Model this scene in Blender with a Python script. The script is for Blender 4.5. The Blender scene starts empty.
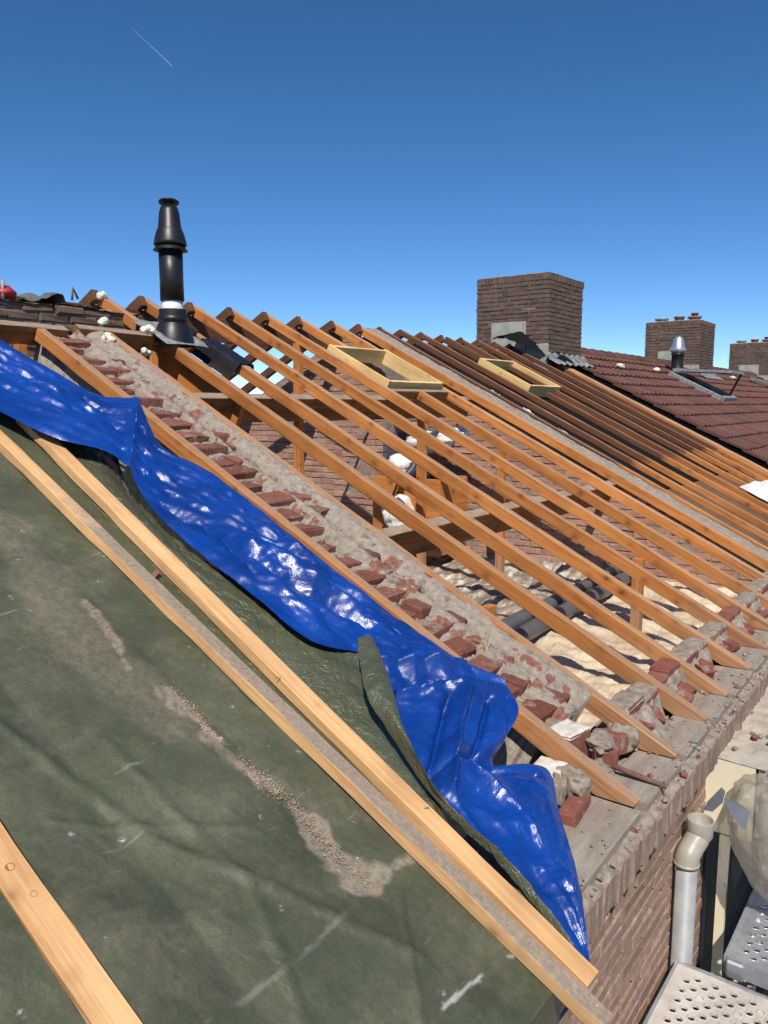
import bpy, math, random
import numpy as np
from mathutils import Matrix, Vector
random.seed(7); rng = np.random.default_rng(7)
D = bpy.data; S = bpy.context.scene; COL = S.collection
# ------------------------------------------------------------------ roof / camera geometry
A = 0.4635                       # roof pitch
CA, SA, TA = math.cos(A), math.sin(A), math.tan(A)
YR = 4.5; ZR = YR*TA; TR = YR/CA # ridge
NV = np.array([0, -SA, CA]); DN = np.array([0, -CA, -SA])
CAM = np.array([-3.0713, -0.8366, 1.4139]); FPX = 779.6; PITCH = 0.13779; YAW = 0.63949
_cp, _sp = math.cos(PITCH), math.sin(PITCH)
_fw = np.array([math.cos(YAW)*_cp, math.sin(YAW)*_cp, -_sp])
_rt = np.array([math.sin(YAW), -math.cos(YAW), 0.0]); _up = np.cross(_rt, _fw)
def sight(px, py): return _rt*(px-384)/FPX - _up*(py-512)/FPX + _fw
def on(n, d, px, py):
    n = np.array(n, float); r = sight(px, py); return CAM + r*((d-n@CAM)/(n@r))
def roof(px, py, h=0.0):         # (x, t) on the roof plane raised by h; t runs up the slope from the eaves
    P = on(NV, h, px, py) - NV*h
    return P[0], P[1]/CA
def rp(x, t, h=0.0):
    return np.stack(np.broadcast_arrays(x, t*CA-h*SA, t*SA+h*CA), -1)
def T(y): return y/CA
# ------------------------------------------------------------------ numpy noise
_perm = rng.random((64, 64, 64))
def vn(x, y, z=0.0):
    x, y, z = np.broadcast_arrays(np.asarray(x, float), np.asarray(y, float), np.asarray(z, float))
    xi, yi, zi = np.floor(x).astype(int), np.floor(y).astype(int), np.floor(z).astype(int)
    f = lambda q: q*q*q*(q*(q*6-15)+10)
    u, v, w = f(x-xi), f(y-yi), f(z-zi)
    g = lambda a, b, c: _perm[(xi+a) & 63, (yi+b) & 63, (zi+c) & 63]
    l = lambda a, b, q: a+(b-a)*q
    return l(l(l(g(0,0,0), g(1,0,0), u), l(g(0,1,0), g(1,1,0), u), v),
             l(l(g(0,0,1), g(1,0,1), u), l(g(0,1,1), g(1,1,1), u), v), w)*2-1
def fbm(x, y, z=0.0, o=4):
    r = 0; a = .5; k = 1.0
    for i in range(o):
        r = r + a*vn(x*k+i*7.3, y*k+i*3.1, np.asarray(z)*k+i*5.7); a *= .5; k *= 2.03
    return r
def ridged(x, y, z=0.0, o=3):
    r = 0; a = .6; k = 1.0
    for i in range(o):
        r = r + a*(1-2*np.abs(vn(x*k+i*9.1, y*k+i*4.7, np.asarray(z)*k+i))); a *= .5; k *= 2.1
    return r
def crumple(x, y, z=0.0, f=3.0, n=9, seed=1, warp=.25, gain=1.7):
    """straight sharp creases: triangle waves in random directions, each fading in and out"""
    g = np.random.default_rng(seed); r = 0; tot = 0
    wx, wy = warp*fbm(x*f*.35+seed, y*f*.35, z*f*.35, 2)/f*3, warp*fbm(x*f*.35, y*f*.35+seed*2., z*f*.35, 2)/f*3
    for k in range(n):
        d = g.normal(0, 1, 3); d /= np.linalg.norm(d); fk = f*gain**(k/3.); ph = (d[0]*(x+wx)+d[1]*(y+wy)+d[2]*np.asarray(z))*fk+g.random()*9
        t = 1-2*np.abs((ph % 1)-.5)*2; a = gain**(-k/3.); m = sstep(-.25, .25, vn(x*f*.5+k*5.1+seed, y*f*.5, np.asarray(z)*f*.5+k))
        r = r+a*t*m; tot += a
    return r/tot
def sstep(a, b, x):
    t = np.clip((x-a)/(b-a), 0, 1); return t*t*(3-2*t)
# ------------------------------------------------------------------ object helpers
def link(o): COL.objects.link(o); return o
def tag(o, label=None, cat=None, group=None, kind=None):
    if label: o['label'] = label
    if cat: o['category'] = cat
    if group: o['group'] = group
    if kind: o['kind'] = kind
    return o
def empty(name, loc, label, cat, group=None):
    o = link(D.objects.new(name, None)); o.location = loc; o.empty_display_size = .1
    return tag(o, label, cat, group)
class MB:
    def __init__(s): s.v = []; s.f = []; s.m = []; s.t = []; s.n = 0
    def add(s, v, f, m=0, tone=.5):
        v = np.asarray(v, float).reshape(-1, 3)
        s.v.append(v); s.f += [tuple(i+s.n for i in q) for q in f]; s.m += [m]*len(f)
        s.t.append(np.broadcast_to(np.asarray(tone, float), (len(v),)).copy()); s.n += len(v); return s
    def build(s, name, mats, parent=None, smooth=False, world=None, attrs=None):
        v = np.concatenate(s.v)
        if world is None and parent is not None: v = v - off(parent)
        me = D.meshes.new(name); me.from_pydata(v.tolist(), [], s.f); me.update()
        for m in (mats if isinstance(mats, (list, tuple)) else [mats]): me.materials.append(m)
        me.polygons.foreach_set('material_index', s.m)
        me.polygons.foreach_set('use_smooth', [smooth]*len(s.f))
        at = me.attributes.new('tone', 'FLOAT', 'POINT'); at.data.foreach_set('value', np.concatenate(s.t))
        for k, a in (attrs or {}).items():
            at = me.attributes.new(k, 'FLOAT', 'POINT'); at.data.foreach_set('value', np.asarray(a, float).ravel())
        o = link(D.objects.new(name, me))
        if world is not None:
            if parent is not None: o.parent = parent; o.matrix_basis = Matrix.Translation(-Vector(off(parent))) @ world
            else: o.matrix_world = world
        elif parent is not None: o.parent = parent
        return o
def off(p):
    r = np.zeros(3)
    while p is not None: r = r + np.array(p.location if p.type == 'EMPTY' else (0, 0, 0)); p = p.parent
    return r
def grid_faces(nu, nv):
    i = np.arange(nu-1)[:, None]*nv + np.arange(nv-1)[None, :]
    q = np.stack([i, i+1, i+nv+1, i+nv], -1).reshape(-1, 4); return [tuple(r) for r in q.tolist()]
_bs = []
def _cham():
    vs = []; idx = {}
    for sx in (-1, 1):
        for sy in (-1, 1):
            for sz in (-1, 1):
                for ax in range(3): idx[(sx, sy, sz, ax)] = len(vs); vs.append((sx, sy, sz, ax))
    F = []
    for ax in range(3):
        o = [i for i in range(3) if i != ax]
        for s in (-1, 1):
            q = []
            for a, b in ((-1, -1), (1, -1), (1, 1), (-1, 1)):
                k = [0, 0, 0]; k[ax] = s; k[o[0]] = a; k[o[1]] = b; q.append(idx[(k[0], k[1], k[2], ax)])
            F.append(q)
    for ax in range(3):
        o = [i for i in range(3) if i != ax]
        for a in (-1, 1):
            for b in (-1, 1):
                k0 = [0]*3; k1 = [0]*3; k0[ax] = -1; k1[ax] = 1
                for k in (k0, k1): k[o[0]] = a; k[o[1]] = b
                F.append([idx[(*k0, o[0])], idx[(*k1, o[0])], idx[(*k1, o[1])], idx[(*k0, o[1])]])
    for sx in (-1, 1):
        for sy in (-1, 1):
            for sz in (-1, 1): F.append([idx[(sx, sy, sz, i)] for i in range(3)])
    sg = np.array([v[:3] for v in vs], float); axm = np.array([v[3] for v in vs])
    out = []
    for f in F:                                   # outward winding
        p = sg[f]*np.array([[1 if axm[i] == a else .8 for a in range(3)] for i in f])
        n = np.cross(p[1]-p[0], p[2]-p[0]); out.append(tuple(f) if n@p.mean(0) > 0 else tuple(f[::-1]))
    return sg, axm, out
_SG, _AX, _CF = _cham()
def cbox(mb, c, size, ch=.003, rot=None, m=0, tone=.5, jit=0.0):
    h = np.asarray(size, float)/2
    inset = np.where(_AX[:, None] == np.arange(3)[None, :], 0, ch)
    v = _SG*(h-inset)
    if jit: v = v + rng.normal(0, jit, v.shape)
    if rot is not None: v = v @ np.asarray(rot, float).T
    mb.add(v+np.asarray(c, float), _CF, m, tone)
def frame(ex, ez):
    ex = Vector(ex).normalized(); ez = Vector(ez); ez = (ez-ex*ez.dot(ex)).normalized(); ey = ez.cross(ex)
    return Matrix((ex, ey, ez)).transposed()
def beam(name, p0, p1, w, d, mat, parent=None, up=(0, 0, 1), ch=.004, wob=.0028, seat=None, just=(0, 0), ends=(.0, .0)):
    """a timber with its grain along local X; just: where the line p0-p1 runs in the section (0 centre, 1 top)"""
    p0, p1 = Vector(p0), Vector(p1); L = (p1-p0).length; R = frame(p1-p0, up)
    st = list(np.linspace(0, L, max(3, int(L/.12))))
    if seat is not None: st = sorted(set(st + list(np.linspace(max(0, L-.35), L, 18))))
    y0, y1 = -w/2-just[0]*w/2, w/2-just[0]*w/2; z0, z1 = -d/2-just[1]*d/2, d/2-just[1]*d/2
    sec = [(y0+ch, z0), (y1-ch, z0), (y1, z0+ch), (y1, z1-ch), (y1-ch, z1), (y0+ch, z1), (y0, z1-ch), (y0, z0+ch)]
    sd = rng.random()*90; V = []
    for s in st:
        bow = .014*math.sin(s/L*math.pi)*vn(sd, 3.3) if L > 1.5 else 0
        for k, (y, z) in enumerate(sec):
            yy = y + wob*float(vn(s*6+sd, k*3.1)) + bow; zz = z + wob*float(vn(s*6+sd, k*3.1+40))
            if seat is not None:
                ze = seat(s); zz = max(zz, ze) if zz < z1-.5*ch else max(zz, ze+.0005)
            V.append((s, yy, zz))
    n = len(st); F = []
    for i in range(n-1):
        for k in range(8):
            a, b = i*8+k, i*8+(k+1) % 8; F.append((a, a+8, b+8, b))
    F.append(tuple(range(8))); F.append(tuple(range((n-1)*8, n*8))[::-1])
    F = [f[::-1] for f in F]
    mb = MB().add(V, F); M = R.to_4x4(); M.translation = p0
    return mb.build(name, mat, parent, world=M)
def tube(mb, pts, r, n=16, m=0, tone=.5, cap=True, flip=False):
    pts = [np.asarray(p, float) for p in pts]; rs = r if hasattr(r, '__len__') else [r]*len(pts)
    V = []; prev = None
    for i, p in enumerate(pts):
        a = pts[max(0, i-1)]; b = pts[min(len(pts)-1, i+1)]; t = b-a
        if np.linalg.norm(t) < 1e-9: t = prev[2] if prev else np.array([0, 0, 1.])
        t = t/np.linalg.norm(t)
        if prev is None:
            u = np.cross(t, [0, 1, 0]) if abs(t[1]) < .9 else np.cross(t, [1, 0, 0])
        else: u = prev[0]-t*(prev[0]@t)
        u /= np.linalg.norm(u); w = np.cross(t, u); prev = (u, w, t)
        for k in range(n):
            q = 2*math.pi*k/n; V.append(p+rs[i]*(math.cos(q)*u+math.sin(q)*w))
    F = []
    for i in range(len(pts)-1):
        for k in range(n):
            a, b = i*n+k, i*n+(k+1) % n; F.append((a, b, b+n, a+n))
    if cap: F.append(tuple(range(n))[::-1]); F.append(tuple(range((len(pts)-1)*n, len(pts)*n)))
    if flip: F = [f[::-1] for f in F]
    mb.add(V, F, m, tone)
def lathe(mb, c, prof, n=28, m=0, axis=(0, 0, 1), tone=.5):
    V = []; R = np.array(frame(np.cross([0.3, 1, .1], axis), axis))
    for r, z in prof:
        for k in range(n):
            q = 2*math.pi*k/n; V.append(np.asarray(c)+R @ np.array([r*math.cos(q), r*math.sin(q), z]))
    F = []
    for i in range(len(prof)-1):
        for k in range(n):
            a, b = i*n+k, i*n+(k+1) % n; F.append((a, b, b+n, a+n))
    mb.add(V, F, m, tone)
def ico(sub=3):
    import bmesh
    bm = bmesh.new(); bmesh.ops.create_icosphere(bm, subdivisions=sub, radius=1)
    bm.verts.ensure_lookup_table()
    v = np.array([x.co[:] for x in bm.verts]); f = [tuple(x.index for x in q.verts) for q in bm.faces]; bm.free(); return v, f
_I2, _I3, _I4 = ico(2), ico(3), ico(4)
def lump(mb, c, size, rough=.25, seed=0., sub=3, rot=None, m=0, tone=.5, freq=1.6, boxy=0.0):
    v, f = {2: _I2, 3: _I3, 4: _I4}[sub]; v = v.copy()
    if boxy: v = np.sign(v)*np.abs(v)**(1-boxy*.6); v = v/np.maximum(1e-6, np.abs(v).max(1, keepdims=True))*(boxy) + v*(1-boxy)
    d = 1+rough*fbm(v[:, 0]*freq+seed, v[:, 1]*freq+seed*1.7, v[:, 2]*freq)*1.6
    d = d+(.10*rough/.3)*fbm(v[:, 0]*6+seed, v[:, 1]*6, v[:, 2]*6+seed)
    v = v*d[:, None]*np.asarray(size)/2
    if rot is not None: v = v @ np.asarray(rot).T
    mb.add(v+np.asarray(c), f, m, tone)
def rotz(a): c, s = math.cos(a), math.sin(a); return np.array([[c, -s, 0], [s, c, 0], [0, 0, 1.]])
def roty(a): c, s = math.cos(a), math.sin(a); return np.array([[c, 0, s], [0, 1, 0], [-s, 0, c]])
def rotx(a): c, s = math.cos(a), math.sin(a); return np.array([[1, 0, 0], [0, c, -s], [0, s, c]])
ROOFROT = rotx(A)
# ------------------------------------------------------------------ materials
class NT:
    def __init__(s, name):
        s.m = D.materials.new(name); s.m.use_nodes = True; s.t = s.m.node_tree; s.t.nodes.clear()
        s.out = s.n('ShaderNodeOutputMaterial'); s.b = s.n('ShaderNodeBsdfPrincipled'); s.l(s.b.outputs[0], s.out.inputs[0])
    def n(s, ty, **k):
        x = s.t.nodes.new(ty)
        for a, v in k.items(): setattr(x, a, v)
        return x
    def l(s, a, b): s.t.links.new(a, b)
    def put(s, sock, v):
        if hasattr(v, 'node'): s.l(v, sock)
        elif v is not None: sock.default_value = v if not (isinstance(v, tuple) and len(v) == 3 and sock.type == 'RGBA') else (*v, 1)
    def coord(s, kind='Object', rand=False, scale=(1, 1, 1), rot=(0, 0, 0)):
        c = s.n('ShaderNodeTexCoord').outputs[kind]
        if rand:
            r = s.n('ShaderNodeObjectInfo').outputs['Random']; mu = s.math('MULTIPLY', r, 37.0)
            a = s.n('ShaderNodeVectorMath', operation='ADD'); s.l(c, a.inputs[0]); s.l(mu, a.inputs[1]); c = a.outputs[0]
        mp = s.n('ShaderNodeMapping'); s.l(c, mp.inputs[0]); mp.inputs['Scale'].default_value = scale; mp.inputs['Rotation'].default_value = rot
        return mp.outputs[0]
    def noise(s, vec, scale=5., detail=4., rough=.55, dist=0., col=False):
        x = s.n('ShaderNodeTexNoise'); s.l(vec, x.inputs['Vector'])
        x.inputs['Scale'].default_value = scale; x.inputs['Detail'].default_value = detail; x.inputs['Roughness'].default_value = rough; x.inputs['Distortion'].default_value = dist
        return x.outputs[1 if col else 0]
    def voro(s, vec, scale=5., feature='F1', out=0, rnd=1.0):
        x = s.n('ShaderNodeTexVoronoi', feature=feature); s.l(vec, x.inputs['Vector']); x.inputs['Scale'].default_value = scale; x.inputs['Randomness'].default_value = rnd; return x.outputs[out]
    def math(s, op, a, b=None, c=None, clamp=False):
        x = s.n('ShaderNodeMath', operation=op, use_clamp=clamp)
        for i, v in enumerate((a, b, c)):
            if v is not None: s.put(x.inputs[i], v)
        return x.outputs[0]
    def ramp(s, fac, stops, interp='LINEAR'):
        x = s.n('ShaderNodeValToRGB'); s.l(fac, x.inputs[0]); e = x.color_ramp.elements; x.color_ramp.interpolation = interp
        while len(e) < len(stops): e.new(.5)
        for q, (p, c) in zip(e, stops):
            q.position = p; q.color = (*c, 1) if hasattr(c, '__len__') else (c, c, c, 1)
        return x.outputs[0]
    def mix(s, fac, a, b, mode='MIX'):
        x = s.n('ShaderNodeMix', data_type='RGBA', blend_type=mode); s.put(x.inputs[0], fac); s.put(x.inputs[6], a); s.put(x.inputs[7], b); return x.outputs[2]
    def rng(s, v, a, b, c=0., d=1.):
        x = s.n('ShaderNodeMapRange'); s.put(x.inputs[0], v)
        for i, q in enumerate((a, b, c, d)): x.inputs[i+1].default_value = q
        return x.outputs[0]
    def attr(s, name): return s.n('ShaderNodeAttribute', attribute_name=name).outputs['Fac']
    def bump(s, h, strength=.5, dist=.01, base=None):
        x = s.n('ShaderNodeBump'); s.put(x.inputs['Height'], h); x.inputs['Strength'].default_value = strength; x.inputs['Distance'].default_value = dist
        if base is not None: s.l(base, x.inputs['Normal'])
        return x.outputs[0]
    def fin(s, col, rough=.8, normal=None, spec=.5, **k):
        s.put(s.b.inputs['Base Color'], col); s.put(s.b.inputs['Roughness'], rough); s.b.inputs['Specular IOR Level'].default_value = spec
        if normal is not None: s.l(normal, s.b.inputs['Normal'])
        for a, v in k.items(): s.put(s.b.inputs[a.replace('_', ' ')], v)
        return s.m
def wood(name, light, mid, dark, knot=(.10, .04, .015), topgrey=None, greyamt=.8, darkend=None, dust=None, knots=.24, rough=.78, dustfrom=None, tails=False):
    q = NT(name); v = q.coord(rand=True)
    mp = lambda sc: (lambda x: (q.l(v, x.inputs[0]), x.inputs['Scale'].__setattr__('default_value', sc), x.outputs[0])[2])(q.n('ShaderNodeMapping'))
    big = q.noise(mp((.7, 9, 9)), 1.0, 3, .5, .6); g = q.noise(mp((1.6, 46, 46)), 1., 6, .6, .5); fine = q.noise(mp((6, 240, 240)), 1., 3, .6)
    kv = mp((9.0, 11, 11)); kd = q.voro(kv, 1.0); sp = q.n('ShaderNodeSeparateXYZ'); q.l(q.voro(kv, 1.0, out=1), sp.inputs[0]); km = q.math('GREATER_THAN', sp.outputs[0], .52)
    kd = q.math('ADD', kd, q.math('MULTIPLY', q.math('SUBTRACT', g, .5), .12)); kn = q.math('MULTIPLY', q.math('MULTIPLY', q.rng(kd, knots, knots*.6), .9), km); ring = q.math('MULTIPLY', q.rng(kd, knots*1.9, knots), km)
    gg = q.math('ADD', q.math('MULTIPLY', g, .65), q.math('MULTIPLY', big, .35))
    c = q.ramp(gg, [(.33, dark), (.5, mid), (.66, light)])
    c = q.mix(q.math('MULTIPLY', ring, .45), c, tuple(a*.8 for a in dark)); c = q.mix(kn, c, knot)
    c = q.mix(q.rng(fine, .45, .72, 0, .5), c, tuple(a*.5 for a in mid), 'MIX'); c = q.mix(q.rng(q.noise(mp((.5, 3, 3)), 3., 3), .4, .7, 0, .5), c, tuple(min(1, a*1.25) for a in light))
    blot = q.noise(v, 2.2, 4, .6); c = q.mix(q.rng(blot, .5, .75, 0, .45), c, tuple(a*.55 for a in dark))
    if darkend is not None:
        x0, dc = darkend; sx = q.n('ShaderNodeSeparateXYZ'); q.l(q.n('ShaderNodeTexCoord').outputs['Object'], sx.inputs[0])
        e = q.math('ADD', sx.outputs[0], q.math('MULTIPLY', q.noise(v, 5, 3), .35))
        c = q.mix(q.rng(e, x0+.05, x0-.05), c, q.ramp(gg, [(.3, tuple(a*.5 for a in dc)), (.7, dc)]))
    if topgrey is not None:
        sx = q.n('ShaderNodeSeparateXYZ'); q.l(q.n('ShaderNodeTexCoord').outputs['Normal'], sx.inputs[0])
        k = q.math('MULTIPLY', q.rng(sx.outputs[2], .55, .9), q.rng(q.noise(v, 7, 5, .7), .3, .62, greyamt*.45, greyamt))
        if dustfrom is not None:
            s2 = q.n('ShaderNodeSeparateXYZ'); q.l(q.n('ShaderNodeTexCoord').outputs['Object'], s2.inputs[0]); k = q.math('MULTIPLY', k, q.rng(q.math('ADD', s2.outputs[0], q.math('MULTIPLY', q.noise(v, 4, 4), .9)), dustfrom+.1, dustfrom+.7))
        c = q.mix(k, c, q.ramp(q.noise(v, 60, 4, .7), [(.3, tuple(a*.6 for a in topgrey)), (.7, topgrey)]))
    oi = q.n('ShaderNodeObjectInfo').outputs['Random']; c = q.mix(q.math('MULTIPLY', oi, .42), c, tuple(a*.55 for a in mid)) if tails else c
    if tails:
        s3 = q.n('ShaderNodeSeparateXYZ'); q.l(q.n('ShaderNodeNewGeometry').outputs['Position'], s3.inputs[0]); k = q.rng(q.math('ADD', s3.outputs[2], q.math('MULTIPLY', q.noise(v, 6, 4), .3)), .42, .10, 0, .62)
        c = q.mix(k, c, q.ramp(g, [(.3, (.16, .10, .06)), (.7, (.42, .31, .21))]))
    nm = q.bump(q.math('ADD', q.math('MULTIPLY', g, .8), q.math('MULTIPLY', fine, .5)), .45, .004)
    return q.fin(c, rough, nm, .25)
def masonry(name, a, b, mortar, dark=(.05, .04, .035), stain=.4, bump=.5):
    """slot material for real bricks; per-brick 'tone' picks the colour"""
    q = NT(name); v = q.coord(); t = q.attr('tone'); n = q.noise(v, 26, 6, .65); f = q.noise(v, 190, 4, .7); big = q.noise(v, 3.0, 4, .6)
    c = q.mix(t, a, b); c = q.mix(q.rng(n, .45, .7, 0, .6), c, tuple(x*.6 for x in a)); c = q.mix(q.rng(q.noise(v, 14, 5, .7), .56, .68, 0, .75), c, mortar)
    c = q.mix(q.rng(big, .5, .75, 0, stain), c, dark); c = q.mix(q.math('MULTIPLY', f, .35), c, (.02, .015, .012))
    pit = q.voro(v, 120)
    return q.fin(c, .92, q.bump(q.math('ADD', n, q.math('MULTIPLY', f, .6)), bump, .004), .15)
def rough_mat(name, stops, scale=12, rough=.95, bump=.6, bd=.006, fscale=150, spec=.15, stretch=(1, 1, 1)):
    q = NT(name); v = q.coord(scale=stretch); n = q.noise(v, scale, 7, .65); f = q.noise(v, fscale, 4, .7)
    c = q.ramp(q.math('ADD', q.math('MULTIPLY', n, .7), q.math('MULTIPLY', f, .3)), stops)
    return q.fin(c, rough, q.bump(q.math('ADD', n, q.math('MULTIPLY', f, .5)), bump, bd), spec)
def plain(name, col, rough=.5, metal=0., spec=.5, var=.15, scale=9, bump=.0):
    q = NT(name); v = q.coord(); n = q.noise(v, scale, 5, .6)
    c = q.mix(q.rng(n, .35, .7), tuple(x*(1-var) for x in col), tuple(min(1, x*(1+var)) for x in col))
    nm = q.bump(q.noise(v, scale*6, 4), bump, .003) if bump else None
    return q.fin(c, rough, nm, spec, Metallic=metal)
M = {}
M['rafter'] = wood('rafter_timber', (.69, .285, .083), (.51, .185, .047), (.26, .08, .023), topgrey=(.46, .37, .27), tails=True)
M['rafter2'] = wood('rafter_timber_two_tone', (.69, .285, .083), (.51, .185, .047), (.26, .08, .023), topgrey=(.40, .30, .2), greyamt=.55, darkend=(3.28, (.115, .047, .031)), tails=True)
M['rafter3'] = wood('short_timber_two_tone', (.69, .285, .083), (.51, .185, .047), (.26, .08, .023), topgrey=(.40, .30, .2), greyamt=.55, darkend=(1.72, (.115, .047, .031)), tails=True)
M['darkwood'] = wood('dark_stained_timber', (.17, .075, .035), (.11, .048, .024), (.06, .027, .014), topgrey=(.22, .16, .11), greyamt=.6)
M['purlin'] = wood('purlin_timber', (.36, .155, .05), (.24, .098, .032), (.13, .05, .018), topgrey=(.40, .34, .27), greyamt=.95)
M['pine'] = wood('raw_pine', (.74, .465, .225), (.64, .36, .155), (.47, .22, .08), knot=(.30, .12, .04), knots=.17, rough=.72)
M['dustpine'] = wood('raw_pine_with_dusty_top', (.74, .465, .225), (.64, .355, .15), (.47, .22, .08), knot=(.30, .12, .04), topgrey=(.37, .285, .205), greyamt=1.7, knots=.17, dustfrom=2.3)
M['frame'] = wood('yellow_pine', (.80, .58, .28), (.72, .48, .2), (.6, .36, .13), knot=(.4, .2, .07), knots=.15)
M['plate'] = rough_mat('weathered_plank', [(.25, (.15, .12, .09)), (.5, (.29, .24, .19)), (.72, (.42, .37, .31))], 6, fscale=60, stretch=(.5, 2.2, 2.2), bd=.004)
M['mortar'] = rough_mat('lime_mortar', [(.3, (.10, .08, .062)), (.48, (.27, .22, .172)), (.7, (.42, .36, .29))], 22)
M['pointing'] = rough_mat('pointing', [(.3, (.15, .12, .10)), (.7, (.36, .31, .26))], 30)
M['redbrick'] = masonry('red_brick', (.27, .085, .06), (.34, .14, .10), (.40, .36, .31), stain=.15)
M['whitebrick'] = rough_mat('whitewash', [(.3, (.42, .36, .29)), (.6, (.72, .68, .6))], 14)
M['oldbrick'] = masonry('mortar_smeared_brick', (.20, .068, .046), (.33, .135, .095), (.34, .285, .225), dark=(.30, .25, .2), stain=.35, bump=.8)
M['eavesbrick'] = masonry('brown_brick', (.31, .20, .145), (.44, .28, .205), (.5, .42, .34), dark=(.14, .11, .09), stain=.25)
M['rowlock'] = masonry('grey_brown_brick', (.33, .24, .18), (.42, .28, .21), (.44, .38, .31), stain=.35, bump=.8)
M['atticbrick'] = masonry('pale_red_brick', (.42, .215, .155), (.56, .34, .255), (.55, .47, .39), dark=(.2, .12, .09), stain=.15)
M['chimbrick'] = masonry('chimney_brick', (.15, .098, .074), (.215, .138, .104), (.26, .21, .165), dark=(.07, .055, .045), stain=.35)
M['black'] = plain('black_plastic', (.012, .012, .013), .42, var=.3)
M['lead'] = plain('lead_sheet', (.30, .30, .29), .55, .3, var=.4, scale=22, bump=.3)
M['leadpale'] = rough_mat('stained_lead', [(.3, (.17, .18, .15)), (.55, (.36, .37, .32)), (.75, (.48, .45, .25))], 7, .7, .3)
M['blackfelt'] = rough_mat('black_felt', [(.3, (.008, .008, .008)), (.7, (.035, .032, .03))], 20, .6, .5)
M['darkfelt'] = rough_mat('torn_black_felt', [(.3, (.004, .004, .004)), (.7, (.014, .013, .012))], 16, .75, .5, spec=.12)
M['foam'] = plain('white_foam', (.74, .70, .56), .8, var=.12, scale=30, bump=.4)
M['white'] = plain('white_plastic', (.72, .70, .65), .45, var=.10)
M['steel'] = rough_mat('galvanised_steel', [(.3, (.30, .31, .32)), (.55, (.52, .53, .54)), (.75, (.66, .66, .66))], 9, .42, .15, .002)
M['steel'].node_tree.nodes['Principled BSDF'].inputs['Metallic'].default_value = .55
M['dirtysteel'] = rough_mat('mortar_dusted_steel', [(.3, (.30, .25, .21)), (.5, (.52, .46, .40)), (.7, (.66, .62, .57))], 7, .75, .4, .002)
M['pvc'] = plain('grey_pvc', (.29, .29, .28), .5, var=.12, scale=18)
M['pvcold'] = plain('beige_pvc', (.36, .32, .26), .4, var=.12, scale=10)
M['cream'] = plain('cream_paint', (.78, .70, .50), .5, var=.06, scale=6, bump=.1)
M['greypaint'] = plain('grey_paint', (.40, .38, .33), .6, var=.1)
M['purple'] = plain('purple_grey_paint', (.10, .08, .13), .8, var=.25, scale=16, bump=.3)
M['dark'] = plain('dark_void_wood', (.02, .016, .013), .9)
M['red'] = plain('red_plastic', (.42, .03, .04), .45)
M['greycloth'] = rough_mat('grey_sheet', [(.3, (.06, .065, .055)), (.7, (.17, .17, .15))], 9, .7)
M['rust'] = rough_mat('rusty_iron', [(.3, (.10, .05, .035)), (.7, (.24, .14, .10))], 25, .8)
M['bark'] = rough_mat('bark', [(.3, (.05, .035, .025)), (.7, (.13, .10, .07))], 8)
M['ground'] = rough_mat('ground', [(.3, (.06, .07, .04)), (.7, (.16, .15, .11))], 1.2, fscale=20)
M['silver'] = plain('aluminium', (.62, .62, .62), .35, .8)
M['clay'] = plain('clay_pot', (.22, .10, .07), .8, var=.2)
M['plaster'] = rough_mat('grey_render', [(.3, (.22, .20, .18)), (.7, (.38, .35, .31))], 5)
M['glass'] = plain('dark_glass', (.02, .025, .03), .08)
M['cap'] = rough_mat('dirty_concrete_top', [(.25, (.22, .17, .13)), (.5, (.46, .40, .32)), (.75, (.60, .54, .45))], 10, fscale=110)
# leaf
q = NT('leaf'); q.fin(q.mix(q.attr('tone'), (.03, .06, .015), (.085, .13, .035)), .6, None, .3); M['leaf'] = q.m
# sloping masonry top: brick / mortar by the attribute 'brick'
q = NT('broken_masonry'); v = q.coord(); n = q.noise(v, 30, 7, .7); f = q.noise(v, 220, 4, .7)
mo = q.ramp(q.math('ADD', q.math('MULTIPLY', n, .65), q.math('MULTIPLY', f, .35)), [(.28, (.085, .068, .053)), (.44, (.27, .22, .175)), (.66, (.44, .38, .31))])
br = q.mix(q.rng(n, .35, .65), (.17, .062, .044), (.31, .135, .095)); br = q.mix(q.rng(q.noise(v, 45, 5, .75), .48, .64, 0, .8), br, (.29, .225, .175))
c = q.mix(q.rng(q.math('ADD', q.attr('brick'), q.math('MULTIPLY', q.math('SUBTRACT', n, .5), .9)), .42, .58), mo, br)
c = q.mix(q.math('MULTIPLY', q.attr('tone'), .8), c, (.035, .028, .022))
M['topwall'] = q.fin(c, .95, q.bump(q.math('ADD', n, q.math('MULTIPLY', f, .5)), .9, .008), .12)
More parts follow.
